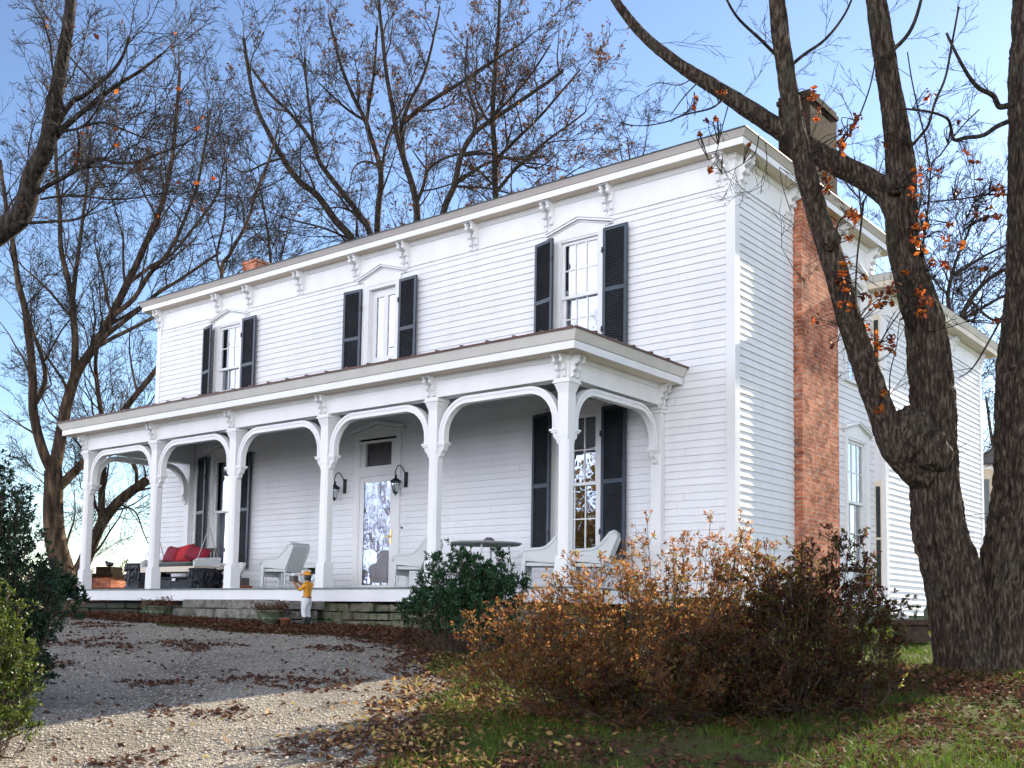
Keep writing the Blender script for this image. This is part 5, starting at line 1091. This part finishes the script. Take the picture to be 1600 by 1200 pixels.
H.append((pl([(1512,1062),(1506,1010),(1497,950),(1486,890),(1467,830),(1460,760),(1457,700),(1457,630),(1452,560),(1444,500),(1425,440),(1411,380),(1408,320),(1408,270),(1402,210),(1392,150),(1383,90),(1372,20),(1360,-60)], 11.0, 11.2), [w_*k_ for w_ in (96,90,87,85,80,75,72,68,64,60,54,50,48,46,40,36,34,32,30)], dict(n=140, flare=.10, seed=1, amp=.042)))
H.append((pl([(1558,1062),(1560,1000),(1564,940),(1568,890),(1586,830),(1598,760),(1605,680),(1608,600),(1612,520),(1618,440),(1620,360),(1622,280),(1622,200),(1624,120),(1628,40),(1634,-60)], 11.1, 11.5), [w_*k_ for w_ in (88,80,74,74,84,90,98,100,92,88,86,88,88,90,90,88)], dict(n=140, flare=.16, seed=2, amp=.042)))
H.append((pl([(1448,740),(1425,725),(1398,695),(1376,640),(1352,575),(1332,515),(1312,445),(1292,380),(1272,315),(1255,255),(1243,200),(1234,150),(1226,100),(1218,40),(1208,-60)], 10.95, 10.6), [w_*k_ for w_ in (60,52,46,42,40,38,36,34,32,30,29,28,27,26,24)], dict(n=72, seed=3, amp=.034)))
H.append((pl([(1412,375),(1402,335),(1385,302),(1355,280),(1320,262),(1280,240),(1235,213),(1190,184),(1150,158),(1115,135),(1080,114),(1040,85),(1000,50),(965,5),(940,-40),(915,-80)], 11.05, 11.9), [w_*k_ for w_ in (16,40,40,38,36,34,31,29,27,24,21,18,16,14,11,9)], dict(n=60, seed=4, amp=.03)))
base = np.array([PX(1520, 1060, 11)[0], PX(1520, 1060, 11)[1], 0]); base[2] = g0(base[0], base[1])
big = thing('forked_tree', 'huge rough barked tree forking at its base, one limb leaning left across the house', 'tree', tuple(base))
Vs, Fs, o_ = [], [], 0
for pts, wd, kw in H[:2]:
    V, F = bark_limb(pts, np.array(wd), **kw); Vs.append(V-base); Fs.append(F+o_); o_ += len(V)
npmesh('trunk', np.concatenate(Vs), np.concatenate(Fs), M['bark'], big, smooth=True)
for pts, wd, kw in H[2:]:
    V, F = bark_limb(pts, np.array(wd), **kw); npmesh('limb', V-base, F, M['bark'], big, smooth=True)
# burls and stubs
def blob(c, r, seed, sq=(1,1,1.2)):
    n, m_ = 40, 24; th = np.linspace(0, 2*np.pi, n, endpoint=False); ph = np.linspace(.02, np.pi-.02, m_); D = np.stack([np.sin(ph)[:, None]*np.cos(th), np.sin(ph)[:, None]*np.sin(th), np.cos(ph)[:, None]+0*th], -1)
    rr = r*(1+.8*(fbm(D*2.2+seed, 3)-.42)+.22*(1-np.abs(2*noise3(D*[6,6,2.5]+seed)-1))); V = (c+D*rr[..., None]*np.array(sq)).reshape(-1, 3); I = np.arange(n*m_).reshape(m_, n); F = np.stack([I[:-1], I[1:], np.roll(I[1:], -1, 1), np.roll(I[:-1], -1, 1)], -1).reshape(-1, 4); return V, F
for (u, v, d, r) in ((1424, 680, 10.86, 30), (1398, 286, 11.02, 15), (1297, 374, 10.66, 12), (1450, 705, 10.85, 28), (1474, 618, 11.05, 16)):
    V, F = blob(np.array(PX(u, v, d)), r*k_, u*.1); npmesh('burl', V-base, F, M['bark'], big, smooth=True)
tw = [([(1578,190),(1555,200),(1535,213),(1510,216),(1490,219),(1485,200),(1478,185),(1450,175),(1405,170)], 8, 3), ([(1580,165),(1560,168),(1550,150),(1530,140),(1515,123),(1500,95),(1480,50)], 10, 4), ([(1424,228),(1440,210),(1450,195),(1460,160),(1477,120),(1490,60),(1500,10)], 5, 3),
    ([(1580,306),(1545,305),(1500,312),(1455,316),(1430,325)], 3.5, 1.5), ([(1525,308),(1510,345),(1502,380),(1498,420)], 2.5, 1), ([(1349,315),(1345,360),(1340,400),(1337,450),(1335,500),(1334,525)], 3.5, 2), ([(1306,250),(1318,222),(1335,195),(1350,160),(1362,120),(1372,60)], 3, 2),
    ([(1130,155),(1110,168),(1070,178),(1040,190),(1005,196),(970,193)], 3.5, 1.2), ([(1138,165),(1128,200),(1118,240),(1107,250)], 2, 1), ([(1090,128),(1068,150),(1050,175),(1046,182)], 2.5, 1), ([(1300,390),(1310,350),(1322,335)], 4, 2), ([(1284,325),(1300,350),(1312,380),(1318,415)], 2.5, 1.5),
    ([(1378,640),(1390,615),(1393,580),(1402,540),(1406,500)], 2.5, 1), ([(1360,590),(1365,560),(1385,520),(1405,490),(1430,455),(1447,425)], 3, 1.2), ([(1452,262),(1445,220),(1435,180),(1425,130),(1418,80)], 3, 2), ([(1440,400),(1450,330),(1455,260),(1470,240),(1500,200),(1530,170)], 3, 2),
    ([(1575,480),(1548,530),(1520,575),(1498,590)], 4, 1.5), ([(1440,520),(1480,512),(1530,495)], 2, 1), ([(1186,210),(1178,240),(1150,262),(1128,272)], 2, 1), ([(1196,220),(1198,260),(1192,290)], 1.6, .8), ([(1085,120),(1060,132),(1030,128),(1010,135)], 2, 1), ([(1235,330),(1222,290),(1218,262)], 1.5, .8), ([(1258,440),(1240,420),(1222,390)], 1.5, .8),
    ([(1390,300),(1420,285),(1452,262)], 2, 1.5), ([(1500,460),(1470,440),(1440,430)], 1.5, .8), ([(1226,110),(1255,85),(1290,60),(1320,20),(1340,-30)], 6, 3), ([(1380,90),(1420,50),(1440,0),(1450,-60)], 7, 4), ([(1230,100),(1190,60),(1150,20),(1120,-40)], 6, 3)]
Vs, Fs, o_ = [], [], 0; SP = []; rs = np.random.default_rng(8)
for pp, w0, w1 in tw:
    C = limb_curve(pl(pp, 11.0, 10.6+rs.uniform(-.4, .6)), 5, .05); V, F = tubes(C[None]-base, (np.linspace(w0, w1, len(C))*.5*k_)[None], 7); Vs.append(V); Fs.append(F+o_); o_ += len(V)
    T = np.gradient(C, axis=0)
    for i in range(4, len(C), 6): tt = T[i]/np.linalg.norm(T[i]); SP.append((C[i]-base, tt*.6+perp(tt, rs)*.8, rs.uniform(.25, .55)))
for pts, wd, kw in H:      # adventitious twigs along the limbs
    P_ = np.array(pts)
    for k in range(4): i = rs.integers(3, len(P_)-1); f = rs.uniform(); q = P_[i]*(1-f)+P_[i-1]*f; SP.append((q-base, rs.normal(size=3)+[0, 0, .3], rs.uniform(.4, .8)))
Vt, Ft, ot = Vs, Fs, o_
_s = SPR; SPR = [make_spray(300+i, (5, 2)) for i in range(5)]
V, F, _ = place_sprays(SP, .45, rs); npmesh('twigs', V, F, M['bark3'], big)
SPR = _s
lc = [(1320,208,7,10),(1317,222,6,12),(1316,232,7,9),(1340,186,6,10),(1335,194,5,10),(1288,272,8,16),(1293,292,9,14),(1332,336,16,14),(1328,374,5,8),(1436,270,6,14),(1434,288,6,14),(1431,304,6,12),(1437,335,4,10),(1432,350,6,12),(1446,355,5,10),(1428,372,4,10),(1434,385,5,12),(1440,388,4,12),(1376,470,22,18),(1395,455,10,16),(1436,458,9,14),(1450,470,8,12),(1440,490,7,12),(1322,412,7,10),(1316,430,8,14),(1322,452,7,12),(1326,475,5,10),(1350,432,4,6),(1350,460,4,8),(1350,510,10,14),(1362,530,8,12),(1370,548,6,12),(1392,530,4,8),(1393,548,5,8),(1380,613,4,7),(1376,640,6,10),(1110,266,5,5),(1170,226,3,5),(1088,157,4,6),(1084,170,3,4),(1118,187,4,6),(1105,190,3,4),(1092,210,3,4),(1130,145,4,8),(1540,326,5,12),(1563,298,5,10),(1556,295,4,8),(1484,350,5,7),(1478,372,6,8),(1510,240,3,6),(1520,255,3,6),(1555,338,5,7),(1565,297,3,8),(1540,342,4,7),(1525,335,4,6),(1495,300,3,8),(1554,502,4,8),(1480,418,3,6),(1455,412,4,7),(1475,412,4,8),(1275,500,4,10),(1302,540,4,10),(1310,475,5,6),(1385,225,4,8),(1270,150,6,12),(1275,180,5,12),(1253,178,3,4),(1500,380,4,9),(1540,420,3,8),(1415,425,5,8),(1462,268,3,8),(1500,190,3,10),(1450,150,4,12),(1530,280,4,10)]
LP, LS = [], []
_cv = np.concatenate([limb_curve(pl(pp, 11.0, 11.0), 5, .0) for pp, _, _ in tw]+[np.array(pts) for pts, _, _ in H])
for u, v, n, sp_ in lc:
    c = np.array(PX(u, v, 10.55+rs.uniform(-.15, .4)))
    q = _cv[np.argmin(np.linalg.norm(_cv-c, axis=1))]
    if np.linalg.norm(q-c) < 1.1:
        for k in range(4):
            e_ = c+rs.normal(size=3)*sp_*.4*k_; C = catmull([q, q*.5+e_*.5+rs.normal(size=3)*.04+[0, 0, .05], e_], 4); V, F = tubes(C[None]-base, np.linspace(.006, .0025, len(C))[None], 4); Vt.append(V); Ft.append(F+ot); ot += len(V)
    for k in range(int(n*1.5)): LP.append(c+rs.normal(size=3)*sp_*.42*k_); LS.append(rs.uniform(.045, .082))
V, F = leaf_cards(np.array(LP), rs.normal(size=(len(LP), 3)), np.array(LS), 0, .45, rs, .62); npmesh('leaves', V-base, F, M['orangeleaf'], big); npmesh('branches', np.concatenate(Vt), np.concatenate(Ft), M['bark3'], big, smooth=True)

# ================================================================ SHRUBS
def cards_dir(P, T, N, s, aspect, curl=.15):
    T = T/np.linalg.norm(T, axis=1, keepdims=True); N = N-T*(N*T).sum(1, keepdims=True); N /= np.linalg.norm(N, axis=1, keepdims=True)+1e-9; B = np.cross(N, T); s = s[:, None]; w_ = s*aspect*.5
    a = P; m0 = P+T*s*.52-N*s*.10; l = P+T*s*.45-B*w_+N*s*.05; r_ = P+T*s*.45+B*w_+N*s*.05; e = P+T*s+N*s*curl; V = np.stack([a, r_, e, l, m0], 1).reshape(-1, 3); o = np.arange(len(P))[:, None]*5
    return V, np.concatenate([o+[0, 1, 4], o+[1, 2, 4], o+[2, 3, 4], o+[3, 0, 4]], 0)
def shrub(name, lab, lobes, basepx, seed, mat, nst, per=9, leafn=6, ls=(.030, .050), aspect=.42, rise=1., twig=.16, group=None, stemr=.006, spread=.6, shell=.62, cat='shrub'):
    rs = np.random.default_rng(seed); b = np.array(PX(*basepx)); b[2] = g0(b[0], b[1]); t = thing(name, lab, cat, tuple(b), 0, group)
    Ls = [(np.array(PX(u, v, d)), rx*d/FPX, rz*d/FPX) for u, v, d, rx, rz in lobes]; wts = np.array([l[1]**2*l[2] for l in Ls]); wts /= wts.sum(); tips, dirs, stems = [], [], []
    while len(stems) < nst:
        C, rx, rz = Ls[rs.choice(len(Ls), p=wts)]; D = rs.normal(size=3); D[2] = D[2] if rs.uniform() < .35 else abs(D[2]); D /= np.linalg.norm(D); r = shell+(1.08-shell)*rs.uniform()**.6
        r *= .85+.35*float(noise3((D*2.3+C*1.7+seed)[None])[0]); tip = C+D*r*np.array([rx, rx, rz])
        if tip[2] < g0(tip[0], tip[1])+.04: continue
        st = b+np.array([rs.normal()*.12*spread, rs.normal()*.12*spread, 0])+(np.array([C[0], C[1], 0])-np.array([b[0], b[1], 0]))*spread; st[2] = g0(st[0], st[1])-.02
        mid = st*.5+tip*.5+np.array([0, 0, -.04])+(tip-st)*np.array([.12, .12, -.08])+rs.normal(size=3)*.03; stems.append(np.array([st, (st+mid)/2+[0, 0, .03], mid, (mid+tip)/2+rs.normal(size=3)*.015, tip])); gd = (tip-mid); gd /= np.linalg.norm(gd)
        tips.append(tip); dirs.append(gd)
        for k in range(per):
            f = rs.uniform(.35, 1)**.7; q = mid+(tip-mid)*f; dd = gd*.6+perp(gd, rs)*.9+D*.4; dd[2] += .15*rise; dd /= np.linalg.norm(dd); L_ = rs.uniform(.3, 1)*twig; e = q+dd*L_; stems.append(np.array([q, q+dd*L_*.3, q+dd*L_*.55+[0, 0, .005], q+dd*L_*.8, e])); tips.append(e); dirs.append(dd)
    Sx = np.array(stems)-b; m = len(Sx); Lg = np.linalg.norm(Sx[:, 0]-Sx[:, -1], axis=1); r0 = np.where(Lg > twig*1.02, stemr, .0022); V, F = tubes(Sx, r0[:, None]*np.linspace(1, .35, 5), 4); npmesh('stems', V, F, M['stem'], t)
    Tp = np.array(tips); Dp = np.array(dirs); ok = Tp[:, 2] > gz(Tp[:, 0], Tp[:, 1])+.02; Tp, Dp = Tp[ok], Dp[ok]
    P = np.repeat(Tp, leafn, 0)+rs.normal(size=(len(Tp)*leafn, 3))*.006; D2 = np.repeat(Dp, leafn, 0); rn = rs.normal(size=P.shape); T = D2*rs.uniform(.1, .9, (len(P), 1))+rn/np.linalg.norm(rn, axis=1, keepdims=True); P = P-D2*rs.uniform(0, .035, (len(P), 1)); V, F = cards_dir(P, T, D2+rs.normal(size=P.shape)*.3, rs.uniform(*ls, len(P)), aspect); npmesh('leaves', V-b, F, mat, t); return t
shrub('azalea_shrub', 'wide bronze leaved shrub glowing in low sun, left of the darker one', [(850,985,9.2,95,75),(775,1005,9.0,70,50),(950,950,9.5,95,85),(1050,910,9.9,85,95),(1130,890,10.0,75,90),(880,1060,8.7,110,70),(1010,1030,8.9,120,90),(1110,1000,9.2,90,110),(905,905,9.9,60,45),(780,1065,8.6,80,50),(900,1085,8.4,110,60),(1040,1085,8.4,110,70),(1150,1080,8.5,90,70),(1000,980,9.3,90,80),(1185,895,9.8,70,60)], (980,1075,9.2), 41, M['azalea'], 4600, 12, 7, (.026,.046), shell=.30)
shrub('azalea_shrub', 'dark maroon leaved shrub in front of the brick chimney and stone bench, its low left lobes standing in for shade under the bronze one', [(1290,915,9.6,85,80),(1215,950,9.4,80,95),(1345,950,9.7,62,70),(1260,1035,9.0,115,90),(1365,1010,9.5,55,60),(1160,1050,8.8,90,90),(1330,1070,8.9,80,60),(1230,1100,8.4,110,70),(1350,1085,8.7,80,60),(1240,980,9.2,90,90),(1120,1045,8.6,95,65),(1010,1085,8.3,100,50),(910,1100,8.2,80,40)], (1265,1075,9.2), 42, M['azalea2'], 4700, 12, 7, (.030,.052), shell=.30)  # lowest left lobes added as dark colour for shade beneath the bronze shrub
shrub('green_shrub', 'rounded dark green shrub against the stone porch foundation', [(720,930,12.7,78,74),(672,950,12.8,48,58),(780,930,12.6,52,66),(725,972,12.4,85,45),(745,892,12.7,42,46)], (715,1002,12.6), 43, M['box'], 1700, 12, 11, (.035,.062), .34, 1.6, .14, shell=.3)
shrub('holly_shrub', 'tall dark evergreen shrub filling the left edge beside the drive', [(-12,800,9.3,68,80),(5,895,9.2,82,90),(22,985,9.1,70,80),(-50,730,9.3,62,50),(-30,1040,9,110,60),(-60,900,9.2,50,120),(45,930,9.1,42,60),(50,1010,9.0,42,60),(15,1075,8.6,60,60)], (-30,1060,9.2), 44, M['holly'], 4600, 12, 9, (.025,.042), .5, 1, .13, shell=.35)
shrub('holly_shrub', 'yellow green near part of the evergreen in the bottom left corner, sunlight put into its leaf colour', [(-35,985,7.2,60,85),(-15,1060,7.1,62,60),(-60,900,7.3,50,60),(-65,1010,7.2,45,80),(-35,1130,6.9,80,50)], (-40,1150,7.2), 45, leafmat('sun_tinted_evergreen_leaf', [(.03,.06,.010),(.07,.11,.018),(.15,.18,.03),(.015,.035,.01)], .5, .35, .3), 1700, 11, 9, (.022,.038), .5, 1, .12, shell=.4)  # same evergreen as the dark one, its sunlight put into brighter leaf colours
shrub('low_shrub', 'low dark bush between the evergreen and the leftmost porch post', [(92,935,17,32,34),(72,925,17,25,45)], (92,965,17), 46, M['holly'], 500, 10, 9, (.05,.09), .5, 1, .2, shell=.3)
# golden trees across the drive, behind the camera: they are what the panes reflect
def gold_tree(x, y, h, seed):
    rs = np.random.default_rng(seed); zg = g0(x, y); t = thing('golden_tree', 'golden leaved tree '+['straight across the drive','across the drive behind the camera','far left across the drive','far right across the drive','farthest left across the drive'][seed-60], 'tree', (x, y, zg), 0, 'golden trees across the drive')
    pts = [np.array([0, 0, -.2]), np.array([.1, .1, h*.25]), np.array([-.1, .2, h*.5]), np.array([.1, 0, h*.8])]; C = catmull(pts, 5); V, F = tubes(C[None], np.linspace(.28, .06, len(C))[None], 8); npmesh('trunk', V, F, M['bark3'], t)
    P = []
    for k in range(46): c = np.array([rs.normal()*h*.17, rs.normal()*h*.17, h*rs.uniform(.3, 1)]); P.append(c+rs.normal(size=(150, 3))*h*.055)
    P = np.concatenate(P); V, F = leaf_cards(P, rs.normal(size=P.shape), rs.uniform(.12, .24, len(P)), 0, .4, rs, .6); npmesh('crown', V, F, M['goldleaf'], t)
for i, (x, y, h) in enumerate([(-15, -20, 6.5), (-20, -26, 7), (-9, -27, 7), (-12, -34, 8), (-24, -36, 8)]): gold_tree(x, y, h, 60+i)

t0_ = [o for o in bpy.data.objects if o.name == 'bare_tree'][0]
for i, (x, y, rz, sc_, lab) in enumerate([(-28, -20.5, 70, .5, 'bare tree across the drive mirrored in the front door'), (-17, -27, 160, .7, 'bare tree across the drive mirrored in the upper windows')]):
    o = copy_tree(t0_); o.location = (x, y, g0(x, y)-.1); o.rotation_euler = (0, 0, R(rz)); o.scale = (sc_,)*3; tag(o, lab, 'tree', 'bare trees across the drive')
